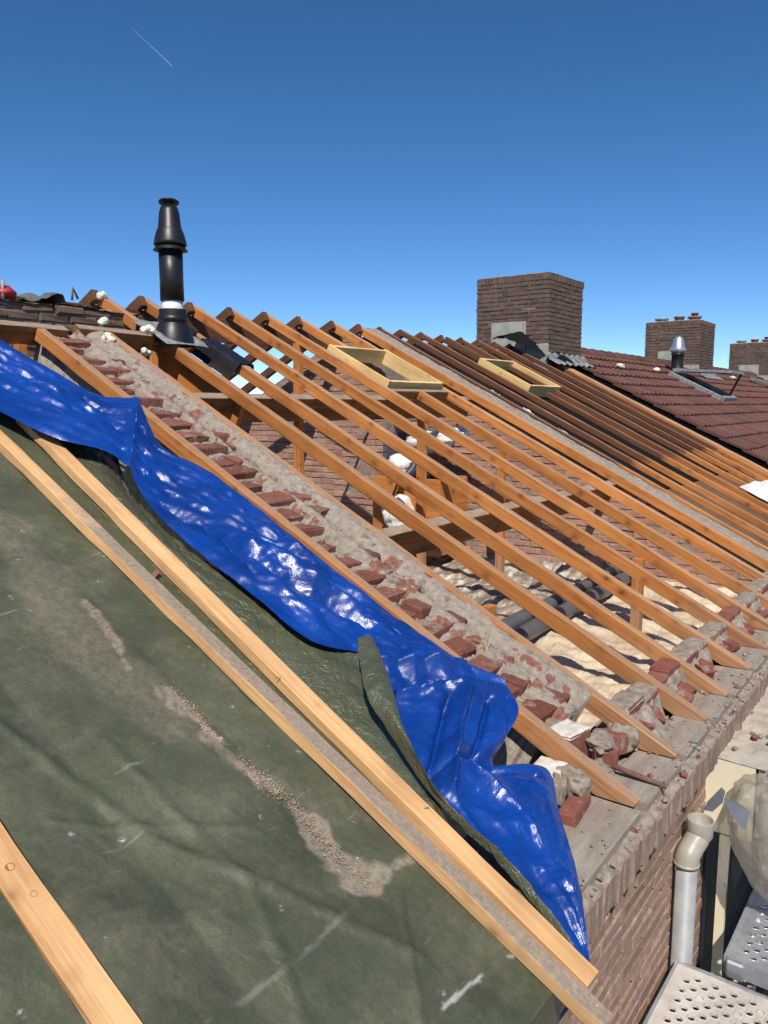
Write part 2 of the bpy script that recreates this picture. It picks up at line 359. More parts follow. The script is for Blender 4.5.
# tarps
def tarp(name, base, base2, rough, crinkle, dust=None, flecks=False, spec=.5, facet=.0):
    q = NT(name); v = q.coord(); n1 = q.noise(v, 7, 5, .6, 1.2); n2 = q.noise(v, 26, 4, .6, 1.0); n3 = q.noise(v, 75, 3, .6, .6)
    fold = lambda n: q.math('ABSOLUTE', q.math('SUBTRACT', n, .5))
    h = q.math('ADD', q.math('ADD', q.math('MULTIPLY', fold(n1), 1.6), q.math('MULTIPLY', fold(n2), .8)), q.math('MULTIPLY', fold(n3), .35)); wv = q.n('ShaderNodeVectorMath', operation='ADD'); q.l(v, wv.inputs[0]); q.l(q.math('MULTIPLY', n1, .25), wv.inputs[1]); h = q.math('ADD', h, q.math('MULTIPLY', q.math('ADD', q.voro(wv.outputs[0], 16), q.math('MULTIPLY', q.voro(wv.outputs[0], 41), .45)), facet))
    c = q.mix(q.rng(q.noise(v, 3.5, 4), .35, .65), base, base2); r = rough
    if name.startswith('blue'): c = q.mix(q.rng(q.noise(v, 6, 6, .75), .5, .75, 0, .07), c, (.10, .15, .30)); r = q.rng(q.noise(v, 5, 5, .7), .4, .7, rough-.03, rough+.16)
    if dust is not None:
        d = q.math('ADD', q.attr('dust'), q.rng(q.noise(v, 5, 6, .7), .46, .8, 0, .42)); c = q.mix(q.rng(q.noise(v, 70, 4, .75), .4, .68, 0, .32), c, tuple(a*.62 for a in base)); c = q.mix(q.rng(q.noise(v, 22, 5, .75), .52, .75, 0, .2), c, tuple(a*1.9 for a in base2)); d = q.math('MULTIPLY', d, q.rng(q.noise(v, 38, 5, .7), .3, .62, .25, 1.0), clamp=True)
        c = q.mix(d, c, q.ramp(q.noise(v, 180, 3, .7), [(.35, tuple(a*.7 for a in dust)), (.7, dust)])); r = q.rng(d, 0, .6, rough, .95)
    if flecks:
        fk = q.math('MULTIPLY', q.rng(q.voro(v, 11), .13, .05), q.rng(q.noise(v, 90, 4, .8), .5, .6)); fk = q.math('MULTIPLY', fk, q.rng(q.noise(v, 2.2, 3), .48, .6))
        c = q.mix(fk, c, (.55, .53, .47)); mp2 = lambda rz, sc: (lambda x: (q.l(v, x.inputs[0]), x.inputs['Rotation'].__setattr__('default_value', (0, 0, rz)), x.inputs['Scale'].__setattr__('default_value', sc), x.outputs[0])[3])(q.n('ShaderNodeMapping'))
        for rz, sc, th in ((.5, (3, 60, 3), .66), (-.7, (2.5, 75, 2.5), .68), (1.3, (4, 45, 4), .67)):
            c = q.mix(q.math('MULTIPLY', q.rng(q.noise(mp2(rz, sc), 1., 5, .65), th, th+.06, 0, .5), q.rng(q.noise(v, 2.3, 4), .42, .6)), c, (.34, .35, .30))
        c = q.mix(q.attr('streak'), c, (.45, .44, .38))
    nm = q.bump(h, crinkle, .012)
    return q.fin(c, r, nm, spec)
M['blue'] = tarp('blue_tarpaulin', (.003, .032, .19), (.005, .05, .285), .29, .22, spec=.5, facet=.10)
M['green'] = tarp('olive_tarpaulin', (.062, .069, .041), (.088, .095, .058), .5, .34, dust=(.34, .275, .205), flecks=True, spec=.25)
M['gloss'] = tarp('glossy_olive_tarpaulin', (.072, .077, .042), (.090, .096, .054), .34, .7, spec=.6, facet=.6)
# foil
q = NT('insulation_foil'); v = q.coord(); vs = q.coord(scale=(2.2, 9, 4), rot=(0, 0, .75)); n1 = q.noise(vs, 1.0, 5, .6, .8); n2 = q.noise(vs, 3.2, 5, .6, 1.); tan = q.noise(v, 1.6, 4, .6, .8)
fo = q.math('ADD', q.math('ABSOLUTE', q.math('SUBTRACT', n1, .5)), q.math('MULTIPLY', q.math('ABSOLUTE', q.math('SUBTRACT', n2, .5)), .5))
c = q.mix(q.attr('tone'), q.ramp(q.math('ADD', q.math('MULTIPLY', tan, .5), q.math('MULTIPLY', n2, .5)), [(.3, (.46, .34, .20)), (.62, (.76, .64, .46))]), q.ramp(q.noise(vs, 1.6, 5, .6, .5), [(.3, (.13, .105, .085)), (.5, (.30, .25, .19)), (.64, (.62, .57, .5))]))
M['foil'] = q.fin(c, .2, q.bump(fo, .7, .03), .8)
q = NT('clear_bag'); v = q.coord(scale=(1.6, 1.6, .6), rot=(.3, .2, 0)); fo = q.math('ABSOLUTE', q.math('SUBTRACT', q.noise(v, 6, 5, .6, 1.5), .5))
c = q.ramp(q.noise(v, 5, 3), [(.4, (.44, .37, .28)), (.65, (.62, .54, .43))]); q.fin(c, .16, q.bump(fo, .6, .02), .5, Transmission_Weight=.0)
tr = q.n('ShaderNodeBsdfTranslucent'); tr.inputs[0].default_value = (.6, .56, .5, 1); mx = q.n('ShaderNodeMixShader'); mx.inputs[0].default_value = .4
q.l(q.b.outputs[0], mx.inputs[1]); q.l(tr.outputs[0], mx.inputs[2]); tp = q.n('ShaderNodeBsdfTransparent'); m2 = q.n('ShaderNodeMixShader'); m2.inputs[0].default_value = .45
q.l(mx.outputs[0], m2.inputs[1]); q.l(tp.outputs[0], m2.inputs[2]); q.l(m2.outputs[0], q.out.inputs[0]); M['bag'] = q.m
# roof tiles
q = NT('concrete_tile'); v = q.coord(); n = q.noise(v, 6, 6, .7); f = q.noise(v, 120, 3, .7); big = q.noise(v, .9, 4, .6)
c = q.mix(q.attr('tone'), (.108, .049, .039), (.175, .078, .059)); c = q.mix(q.rng(n, .45, .72, 0, .6), c, (.085, .05, .042)); c = q.mix(q.rng(big, .5, .7, 0, .35), c, (.075, .045, .038)); c = q.mix(q.rng(f, .5, .75, 0, .5), c, (.03, .02, .018))
M['tile'] = q.fin(c, .85, q.bump(f, .4, .004), .2)
q = NT('sand_grain'); q.fin(q.mix(q.attr('tone'), (.25, .185, .135), (.50, .39, .29)), .95, None, .1); M['sand'] = q.m
# ================================================================== builders
Z = np.array([0, 0, 1.0])
def bricks(mb, o, u, n, L, H, bl=.21, bh=.052, jt=.0105, dep=.10, ok=None, m=0, jit=.0022, soldier=False, ch=.004, first=0, proud=.003, end=True):
    """courses of separate bricks whose faces stand on the plane through o (normal n, running along u)"""
    o, u, n = (np.array(a, float) for a in (o, u, n)); R = np.stack([u, n, Z], 1)
    if soldier: bl, bh = bh, H-jt
    rows = int(H/(bh+jt)+.5)
    for r in range(rows):
        zc = r*(bh+jt)+bh/2; x = -((r+first) % 2)*(bl+jt)/2
        while x < L-.02:
            a, b = max(0, x), min(L, x+bl)
            if b-a > .03 and (ok is None or ok((a+b)/2, zc)):
                l = b-a; pr = rng.normal(0, proud); tone = np.clip(rng.normal(.5, .27), 0, 1)
                tilt = roty(rng.normal(0, .006))
                cbox(mb, o+u*((a+b)/2)+Z*zc+n*(pr-dep/2), (l+rng.normal(0, .0015), dep, bh+rng.normal(0, .0012)), ch, R @ tilt, m, tone, jit)
            x += bl+jt
def prism(mb, poly, axis, a, b, m=0, tone=.5):
    """a polygon in the two other axes, extruded along axis from a to b"""
    o = [i for i in range(3) if i != axis]; V = []
    for k in (a, b):
        for p in poly:
            q = [0, 0, 0]; q[axis] = k; q[o[0]], q[o[1]] = p; V.append(q)
    n = len(poly); F = [tuple(range(n)), tuple(range(n, 2*n))[::-1]] + [(i, i+n, (i+1) % n+n, (i+1) % n) for i in range(n)]
    V = np.array(V, float); c = V.mean(0); G = []
    for f in F:
        p = V[list(f)]; nn = np.cross(p[1]-p[0], p[2]-p[0])
        G.append(f if nn@(p.mean(0)-c) > 0 else f[::-1])
    mb.add(V, G, m, tone)
def rafter(name, x, ya, yb, label, group, mat='rafter', w=.055, d=.08, seat=True, h=0.0):
    ta, tb = T(ya), T(yb); p0 = rp(x+w/2, ta, h); p1 = rp(x+w/2, tb, h)
    f = (lambda s: (-.012-p0[2]+s*SA)/CA) if seat else None
    o = beam(name, p0, p1, w, d, M[mat], up=NV, seat=f, just=(0, 1)); return tag(o, label, 'rafter', group)
# ================================================================== setting
mb = MB(); mb.add([(-400, -400, -6.2), (600, -400, -6.2), (600, 600, -6.2), (-400, 600, -6.2)], [(0, 1, 2, 3)])
tag(mb.build('ground', M['ground']), kind='structure')
# ------------------------------------------------------------------ rafters of the open bay
G1 = 'rafters of the open bay'
XS = dict(A=-.445, B=.038, C=.496, D=.884, E=1.362, F=1.80, G=2.233, H=2.69, I=3.189, J=3.634)
rafter('rafter', XS['A'], 3.74, .0, 'orange rafter between the blue tarp and the near broken brick wall', G1)
rafter('rafter', XS['B'], 3.76, .0, 'rafter half buried in mortar along the far side of the near broken wall', G1)
rafter('rafter', XS['C'], 3.77, .0, 'first free rafter right of the broken wall, ending at the trimmer under the flue', G1)
rafter('rafter', XS['D'], 4.5, .0, 'second free rafter right of the broken wall, wrapped in black lead just below the flue', G1)
rafter('rafter', XS['E'], 4.5, .0, 'third free rafter right of the broken wall, its top just right of the flue', G1)
rafter('rafter', XS['F'], 4.5, .0, 'fourth free rafter right of the broken wall, running unbroken from ridge to eaves', G1)
rafter('rafter', XS['G'], 4.5, .0, 'rafter along the left side of the nearer pine skylight frame', G1)
rafter('rafter', XS['H'], 3.06, .0, 'short rafter running down from the bottom of the nearer skylight frame', G1)
rafter('rafter', XS['H'], 4.5, 3.86, 'stub of rafter between the ridge and the top of the nearer skylight frame', G1, seat=False)
rafter('rafter', XS['I'], 4.5, .0, 'rafter along the right side of the nearer pine skylight frame', G1)
rafter('rafter', XS['J'], 4.5, .0, 'rafter lying tight against the mortar strip of the second party wall', G1)
rafter('rafter', XS['C']-.03, 4.5, 4.0, 'foam spotted stub of rafter at the ridge behind the brick stump', G1, seat=False)
# rafters of the far slope
G2 = 'rafters of the far roof slope'
fw = 'behind the flue', 'right of the flue', 'second right of the flue', 'third right of the flue', 'above the nearer skylight frame', 'above the right edge of the nearer skylight frame', 'beside the second party wall'
fx = [XS['C']-.03] + [XS[k] for k in 'DEFGHIJ']
fn = ('end of dark far slope rafter behind the brick stump', 'end of dark far slope rafter just left of the flue', 'dark far slope rafter meeting the ridge right of the flue',
      'dark far slope rafter seen against the sky, second right of the flue', 'dark far slope rafter behind the tall timber post', 'dark far slope rafter behind the nearer skylight frame',
      'dark far slope rafter above the right half of the nearer skylight frame', 'dark far slope rafter beside the second party wall')
for x, lb in zip(fx, fn):
    o = beam('far_rafter', (x-.03, YR-.035, ZR+.008), (x-.03, 9.0, ZR-4.5*TA+.008), .055, .085, M['darkwood'], up=(0, SA, CA), just=(0, 1)); tag(o, lb, 'rafter', G2)
o = beam('ridge_board', (-.2, YR+.005, ZR-.2), (3.68, YR+.005, ZR-.2), .03, .2, M['darkwood'], ); tag(o, 'dark board hanging under the ridge between the rafter tops', 'ridge board')
# trimmers
o = beam('trimmer_beam', rp(-2.4, T(3.83), .0), rp(-.03-.2, T(3.78), .0), .07, .12, M['purlin'], up=NV, just=(0, 1)); tag(o, 'dark trimmer beam at far left above the blue tarp', 'beam', 'trimmer beams below the stump')
o = beam('trimmer_beam', rp(-.12, T(3.83), .0), rp(.575, T(3.79), .0), .07, .12, M['purlin'], up=NV, just=(0, 1)); tag(o, 'dark trimmer beam with foam on it left of the black flue', 'beam', 'trimmer beams below the stump')
o = beam('stud', (-.53, 3.80, .9), (-.53, 3.80, 1.77), .06, .07, M['rafter'], up=(0, 1, 0)); tag(o, 'short orange stud standing under the far left trimmer beam', 'stud')
o = beam('stud', (.47, 3.84, .9), (.47, 3.84, 1.80), .06, .05, M['rafter'], up=(0, 1, 0)); tag(o, 'short orange stud hanging under the trimmer left of the flue', 'stud')
o = beam('plank', rp(.585, T(4.02), -.085), rp(.585, T(3.0), -.085), .035, .27, M['rafter'], up=NV, just=(0, 1)); tag(o, 'wide orange plank on edge slanting under the first free rafter', 'plank')
# purlins
for y0, lb in ((3.06, 'upper purlin crossing under the rafters with a grey dusty top'), (1.57, 'lower purlin crossing above the plastic sheeting, partly in shade')):
    p = rp(0, T(y0), -.083); p0 = p.copy(); p0[0] = .02; p1 = p.copy(); p1[0] = 3.71
    tag(beam('purlin', p0, p1, .075, .19, M['purlin'], up=NV, just=(-1, 1)), lb, 'purlin', 'purlins of the open bay')
p = (0, 9-3.06, 3.06*TA-.09); tag(beam('purlin', (.02, p[1], p[2]), (3.71, p[1], p[2]), .075, .19, M['darkwood'], up=(0, SA, CA), just=(0, 1)), 'dark purlin of the far slope seen through the rafters', 'purlin')
# posts
o = _pp = on((1, 0, 0), 2.26, 299, 400)
o = beam('post', (2.26, _pp[1], -.2), (2.26, _pp[1], _pp[1]*TA-.09), .07, .07, M['rafter'], up=(0, 1, 0)); tag(o, 'tall orange post behind the upper purlin', 'post', 'posts in the loft')
o = beam('post', (.27, 1.0, -.2), (.27, 1.0, .42), .075, .05, M['rafter'], up=(0, 1, 0)); tag(o, 'short leaning prop under the first free rafter beside the broken wall', 'post', 'posts in the loft')
o = beam('post', (2.2, .9, -.2), (2.2, .9, .36), .07, .07, M['rafter'], up=(0, 1, 0)); tag(o, 'short square post standing in the sheeting right of the black ducts', 'post', 'posts in the loft')
o = beam('post', (2.95, 3.2, -.2), (2.95, 3.2, 1.5), .07, .07, M['rafter'], up=(0, 1, 0)); tag(o, 'post in front of the pale sacks beside the brick breast', 'post', 'posts in the loft')
o = beam('post', (3.1, 2.45, -.2), (3.1, 2.45, 1.1), .06, .07, M['rafter'], up=(0, 1, 0)); tag(o, 'post standing right of the pale sacks in the loft', 'post', 'posts in the loft')
# ------------------------------------------------------------------ skylight frames
def skyframe(x0, x1, y0, y1, label):
    r = empty('skylight_frame', rp((x0+x1)/2, T(y0), 0), label, 'skylight frame', 'raw pine skylight frames')
    th = .03; d = .135; t0, t1 = T(y0), T(y1); hh = .045
    for nm, a, b in (('side_board', (x0, t1), (x0, t0)), ('side_board', (x1, t1), (x1, t0))):
        beam(nm, rp(a[0], a[1], hh), rp(b[0], b[1], hh), th, d, M['frame'], r, up=NV, just=(0, 1), ch=.002)
    beam('head_board', rp(x0+.017, t1-.016, hh-.003), rp(x1-.017, t1-.016, hh-.003), th, d, M['frame'], r, up=NV, just=(0, 1), ch=.002)
    beam('sill_board', rp(x0+.017, t0+.016, hh-.003), rp(x1-.017, t0+.016, hh-.003), th, d, M['frame'], r, up=NV, just=(0, 1), ch=.002)
skyframe(2.33, 3.155, 3.13, 3.80, 'nearer raw pine skylight frame set between the orange rafters')
skyframe(5.06, 5.86, 3.16, 3.82, 'farther raw pine skylight frame set between the dark rafters below the chimney')
o = beam('trimmer_beam', rp(2.29, T(3.075), -.004), rp(3.185, T(3.075), -.004), .045, .085, M['purlin'], up=NV, just=(0, 1)); tag(o, 'trimmer under the lower edge of the nearer skylight frame', 'beam')
# ------------------------------------------------------------------ sloping wall tops
def topstrip(name, x0, x1, t0, t1, hf, bf, res, mat, parent=None, skirt=.35):
    nx, nt = max(4, int((x1-x0)/res)), int((t1-t0)/res); X, TT = np.meshgrid(np.linspace(x0, x1, nx), np.linspace(t0, t1, nt), indexing='ij')
    h, b, dk = hf(X, TT)
    for e in (0, -1): h[e, :] -= .0
    P = rp(X, TT, h)
    P[..., 0] += .006*fbm(X*30, TT*30, 3.)
    top = P.reshape(-1, 3); V = [top]; F = grid_faces(nx, nt); n0 = nx*nt; bb = [b.ravel()]; dd = [dk.ravel()]
    ring = [i*nt for i in range(nx)] + [(nx-1)*nt+j for j in range(1, nt)] + [i*nt+nt-1 for i in range(nx-2, -1, -1)] + [j for j in range(nt-2, 0, -1)]
    low = top[ring]-NV*skirt; V.append(low); m = len(ring); F += [(ring[i], ring[(i+1) % m], n0+(i+1) % m, n0+i) for i in range(m)]
    bb.append(np.zeros(m)); dd.append(np.zeros(m))
    M_ = MB(); M_.add(np.concatenate(V), [f[::-1] for f in F], 0, np.concatenate(dd)); return M_.build(name, mat, parent, smooth=True, attrs={'brick': np.concatenate(bb)})
WALLX0, WALLX1 = -.39, .046
def wall1(X, TT):
    u = (X-WALLX0)/(WALLX1-WALLX0); st = .138
    w = TT/st + .25*vn(X*9, TT*2.2, 1.) + .12*vn(X*26, TT*9, 4.); ph = w-np.floor(w); k = np.floor(w)
    edge = .46 + .14*vn(k*3.7, 2.2) + .10*fbm(TT*5, X*14, 6.)
    lower = sstep(3.0, .7, TT); edge = edge-.10*lower
    isb = sstep(edge+.05, edge-.05, u)
    split = np.abs(((X*8.0+.5*(k % 2)+.2*vn(k*5.1, 8.)) % 1)-.5)             # vertical joints between the headers
    joint = sstep(.44, .49, split)*isb
    hb = -.062+.022*(1-ph)                             # level tops stepping down the slope
    hb = hb - .022*joint*sstep(.0, .2, ph)
    lumpy = fbm(X*11, TT*3.2, 2.)*.024 + fbm(X*30, TT*20, 5.)*.012 + fbm(X*75, TT*65, 6.)*.009
    g = np.abs(u-.70-.05*vn(TT*2.3, 9.)-.03*vn(TT*9, 7.))                     # the crack between the two mortar bands
    hm = -.035 + .022*np.exp(-((u-.52)/.12)**2)+.030*sstep(.74, .93, u) - .060*np.exp(-(g/.030)**2)*(.65+.35*sstep(-.3, .2, vn(TT*4, 12.))) + lumpy
    h = hm*(1-isb)+hb*isb + isb*.25*lumpy
    h = h - .035*np.exp(-((u-edge)/.025)**2)*sstep(-.1, .35, fbm(TT*6, 3.1, 2.))
    h = np.minimum(h, .0)
    br = .45*isb*sstep(.0, .09, ph)*(1-.7*joint)*sstep(-.30, -.10, fbm(X*8+k*1.7, TT*8, 11.))
    br = np.maximum(br, .9*sstep(.24, .32, fbm(X*9, TT*12, 21.))*(1-isb)*sstep(.92, .8, u))
    dk = 1.0*np.exp(-(g/.026)**2)*sstep(-.7, .0, vn(TT*4, 12.)+.5*fbm(X*40, TT*25, 2.))*(1-isb) + isb*sstep(.05, .01, ph)*.8 + .35*joint
    ck = np.abs(fbm(X*9, TT*3.6, 33.)); dk = np.maximum(dk, .9*sstep(.030, .008, ck)*sstep(.0, .25, vn(X*6, TT*5, 17.))); h = h-.022*sstep(.035, .008, ck)*sstep(.0, .25, vn(X*6, TT*5, 17.))
    return h, br, np.clip(dk, 0, 1)
w1 = empty('party_wall', (WALLX0, .4, -.3), 'broken brick party wall between the blue tarp and the open rafters, its sloping top smeared with mortar', 'wall')
topstrip('wall_top', WALLX0, WALLX1, T(.36), T(3.80), wall1, None, .0065, M['topwall'], w1)
mb = MB(); k = 0
while .50+k*.138 < T(3.72):
    t = .50+k*.138+rng.normal(0, .006); xr = WALLX0+.012
    ln = [.21, .10, .21, .155][k % 4]+rng.normal(0, .012); nb = 1
    xs_ = [(xr, ln)]
    if rng.random() < .75: xs_.append((xr+ln+.014, rng.uniform(.05, .10) if ln > .15 else rng.uniform(.09, .13)))
    if rng.random() < .16: xs_.append((rng.uniform(-.12, -.05), rng.uniform(.06, .11)))
    for x_, l_ in xs_:
        if x_ > -.14 and t > 2.9: continue
        c_ = rp(x_+l_/2, t, -.052+rng.normal(0, .006)); cbox(mb, c_+np.array([0, .01, 0]), (l_, .112, .055), .006, rotz(rng.normal(0, .05)) @ rotx(.20+rng.normal(0, .05)) @ roty(rng.normal(0, .04)), 0, np.clip(rng.normal(.45, .3), 0, 1), .003)
    k += 1
mb.build('broken_brick_courses', M['oldbrick'], w1)
mb = MB(); prism(mb, [(.36, -1.), (.36, .36*TA-.36), (4.3, 4.3*TA-.36), (8.6, -.1), (8.6, -1.)], 0, WALLX0+.02, WALLX1-.03)
mb.build('wall_body', M['mortar'], w1)
def wall2(X, TT):
    u = (X-3.70)/.28; h = -.012+.014*fbm(X*14, TT*7, 31.)+.006*fbm(X*50, TT*50, 8.)-.02*np.exp(-((u-.8)/.07)**2)
    return h, sstep(.25, .5, fbm(X*6, TT*3, 40.))*.5, .5*np.exp(-((u-.82)/.06)**2)
w2 = empty('party_wall', (3.7, .4, -.3), 'second party wall with pale mortar strip on top and sunlit bricks facing the loft', 'wall')
topstrip('wall_top', 3.697, 3.97, T(.3), T(4.5), wall2, None, .011, M['topwall'], w2, skirt=.08)
mb = MB(); prism(mb, [(.25, -1.), (.25, .25*TA-.12), (4.5, ZR-.12), (9, -.13), (9, -1.)], 0, 3.712, 3.96, 1)
bricks(mb, (3.706, .25, -.45), (0, 1, 0), (-1, 0, 0), 8.5, 2.7, ok=lambda a, z: z-.45 < min((a+.25), 9-(a+.25))*TA-.13, proud=.004)
mb.build('brick_face', [M['atticbrick'], M['pointing']], w2)
# chimney breast in the loft
br = empty('chimney_breast', (3.36, 5., -.3), 'brick chimney breast in the loft, its right edge painted dark purple', 'chimney breast')
mb = MB(); yb0, yb1 = 3.93, 6.15
prism(mb, [(yb0+.01, -.5), (yb0+.01, yb0*TA-.12), (4.5, ZR-.12), (yb1, (9-yb1)*TA-.12), (yb1, -.5)], 0, 3.372, 3.70, 1)
bricks(mb, (3.366, yb0+.04, -.45), (0, 1, 0), (-1, 0, 0), yb1-yb0-.04, 2.7, ok=lambda a, z: z-.45 < min(a+yb0+.04, 9-a-yb0-.04)*TA-.15, proud=.004)
mb.build('brick_face', [M['atticbrick'], M['pointing']], br)
mb = MB(); k = 0
while k*.0625-.45 < 1.12: cbox(mb, (3.366+.012, yb0+.012-.004, -.45+k*.0625+.028), (.03, .05, .056), .003, None, 0, .5, .002); k += 1
prism(mb, [(3.368, -.45), (3.70, -.45), (3.70, 1.12), (3.368, 1.12)], 1, yb0-.004, yb0+.008)
mb.build('painted_edge', M['purple'], br)
# ------------------------------------------------------------------ loft floor with plastic sheeting
mb = MB(); nx, ny = 150, 300; X, Y = np.meshgrid(np.linspace(.0, 3.72, nx), np.linspace(.30, 8.8, ny), indexing='ij')
a1 = X*.75+Y*.66; a2 = -X*.66+Y*.75
a1 = a1+.12*fbm(X*1.2, Y*1.2, 49.)*2
h = -.15 + .05*fbm(X*1.1, Y*1.4, 50.) + .030*ridged(a1*1.1, a2*4.2, 51.) + 0.085*crumple(X*.45+Y*.25, Y*1.1-X*.5, 0, 1.5, 10, 31, .4)+.075*crumple(X, Y, 0, 4.2, 10, 32, .4)
h = h + .07*sstep(.9, .35, Y)*(0) + .05*sstep(3.2, 3.7, X)
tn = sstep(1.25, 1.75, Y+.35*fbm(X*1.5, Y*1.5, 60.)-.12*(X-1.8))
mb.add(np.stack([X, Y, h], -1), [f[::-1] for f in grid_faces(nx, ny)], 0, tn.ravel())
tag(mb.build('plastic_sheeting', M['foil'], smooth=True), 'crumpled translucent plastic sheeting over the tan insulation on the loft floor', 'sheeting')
mb = MB(); prism(mb, [(-.36, .3), (3.75, .3), (3.75, 8.8), (-.36, 8.8)], 2, -.6, -.33); tag(mb.build('loft_floor', M['dark']), kind='structure')
# ducts
for dy, lb in ((.05, 'upper of two black ducts lying side by side on the loft sheeting'), (-.115, 'lower of two black ducts lying side by side on the loft sheeting')):
    mb = MB(); pts = [(.5+i*.1, 1.46+dy+.004*math.sin(i*.5)+.02*(i*.1-1), -.05+.003*math.sin(i*.7)) for i in range(33)]
    tube(mb, pts, .055, 18); du = mb.build('duct', plain('duct_grey', (.10, .10, .11), .4) if dy > 0 else D.materials['duct_grey'], None, smooth=True); tag(du, lb, 'duct', 'black ducts in the loft')
    for xx in (1.78, 2.35, 2.86, 3.3):
        mb = MB(); i = (xx-.5)/.1; c = [(xx+j*.05, 1.46+dy+.004*math.sin((i+j*.5)*.5)+.02*((i+j*.5)*.1-1), -.05+.003*math.sin((i+j*.5)*.7)) for j in range(4)]
        tube(mb, c, .0585, 18); mb.build('duct_shadow', M['black'], du, smooth=True)  # black rings paint the alternating shadows across the grey ducts
# sacks and box in the loft
bx = empty('plywood_box', (3.3, 3.45, -.15), 'open orange plywood box holding pale sacks beside the chimney breast', 'box')
for nm, p0, p1, w, d in (('side_panel', (3.12, 3.1, .33), (3.12, 3.9, .33), .02, .75), ('side_panel', (3.6, 3.1, .33), (3.6, 3.9, .33), .02, .75), ('end_panel', (3.135, 3.11, .33), (3.585, 3.11, .33), .02, .72), ('end_panel', (3.135, 3.88, .33), (3.585, 3.88, .33), .02, .72)):
    beam(nm, p0, p1, w, d, M['rafter'], bx)
def sack(c, size, seed, label, rot=0., mat='white'):
    mb = MB(); v, f = _I4; v = v.copy()
    d = 1+.30*fbm(v[:, 0]*1.5+seed, v[:, 1]*1.5, v[:, 2]*1.5+seed)+.5*crumple(v[:, 0]+seed, v[:, 1], v[:, 2], 1.1, 9, int(seed), .3)
    v = v*d[:, None]*np.array(size)/2; v = v@rotz(rot).T+np.array(c); mb.add(v, f); return tag(mb.build('sack', M[mat], smooth=True), label, 'sack', 'pale sacks in the loft')
sack((3.36, 3.62, .78), (.40, .42, .40), 3., 'large pale sack lying on top of the plywood box', .3)
sack((3.42, 3.42, 1.05), (.30, .60, .22), 9., 'long white sack lying highest on the heap, below the purlin', -.3)
sack((3.0, 3.50, .36), (.24, .28, .36), 14., 'crumpled white sack hanging low in front of the plywood box', .8)
sack((3.40, 3.06, 1.12), (.2, .18, .16), 20., 'small white bundle at the right end of the sack heap', .1)
sack((3.18, 3.33, .72), (.16, .2, .14), 27., 'small black bundle between the pale sacks', .1, 'black')
# ------------------------------------------------------------------ eaves of the open bay
ev = empty('eaves_wall', (0, -.02, -1.), 'brown brick eaves wall with a projecting row of upright bricks on top', 'wall')
mb = MB(); bricks(mb, (-3.2, -.015, -.19-.0625*34), (1, 0, 0), (0, -1, 0), 4.4, .0625*34, proud=.002, jit=.0018, first=1)
prism(mb, [(-.006, -6.2), (-.006, -.19), (.30, -.19), (.30, -6.2)], 0, -3.4, 12., 1)
mb.build('brick_face', [M['eavesbrick'], M['pointing']], ev)
mb = MB(); bricks(mb, (-3.2, -.060, -.185), (1, 0, 0), (0, -1, 0), 13.5, .135, soldier=True, bh=.052, dep=.11, jit=.003, ch=.006, proud=.003)
prism(mb, [(-.048, -.186), (-.048, -.062), (.30, -.066), (.30, -.186)], 0, -3.4, 12., 1)
mb.build('upright_brick_course', [M['rowlock'], M['pointing']], ev)
nx = 900; mb = MB(); X, Y = np.meshgrid(np.linspace(-3.2, 8, nx), np.linspace(-.058, .03, 12), indexing='ij')
h = -.058+.012*sstep(-.055, -.02, Y)+.016*fbm(X*16, Y*22, 70.)+.008*fbm(X*60, Y*60, 71.); h[:, 0] -= .01
mb.add(np.stack([X, Y+.006*fbm(X*20, 1., 3.), h], -1), [f[::-1] for f in grid_faces(nx, 12)]); mb.build('mortar_bed', M['mortar'], ev, smooth=True)
mb = MB(); prism(mb, [(.02, -.19), (.02, -.052), (.42, -.045), (.42, -.6), (.3, -.6)], 0, -1.3, 8.); mb.build('wall_core', M['mortar'], ev)
# plates between the tails
ks = [('', -1.32, -.452)] + [('', XS[a]+.058, XS[b]-.004) for a, b in zip('ABCDEFGHI', 'BCDEFGHIJ')]
nmz = ['longest grey plank on the eaves beside the blue tarp', 'grey plank crossed by a rusty iron strap, below the broken wall', 'grey plank on the eaves below the first free rafter gap', 'grey plank on the eaves in the second free rafter gap',
       'grey plank covered with crumbs in the third free rafter gap', 'grey plank in the fourth gap along the eaves', 'grey plank at the eaves below the left half of the skylight frame', 'grey plank at the eaves below the right half of the skylight frame', 'grey plank at the eaves one gap before the second party wall', 'grey plank at the eaves beside the second party wall']
for i, (_, a, b) in enumerate(ks):
    dy = rng.uniform(-.004, .006); y1 = .155+rng.uniform(-.02, .02); y1 = .17 if i == 0 else y1
    o = beam('eaves_plank', (a, (-.026+y1)/2+dy, -.0125-rng.uniform(0, .004)), (b, (-.026+y1)/2+dy, -.0125-rng.uniform(0, .004)), y1+.026, .042, M['plate'], ch=.005, wob=.004, just=(0, 1)); tag(o, nmz[i], 'plank', 'grey planks along the eaves')
mb = MB(); tube(mb, [(-.245, .16, .022), (-.24, .10, .012), (-.235, -.02, -.002), (-.232, -.045, -.01)], [.010, .011, .010, .008], 10); tag(mb.build('iron_strap', M['rust'], smooth=True), 'rusty iron strap lying across the grey plank', 'strap')
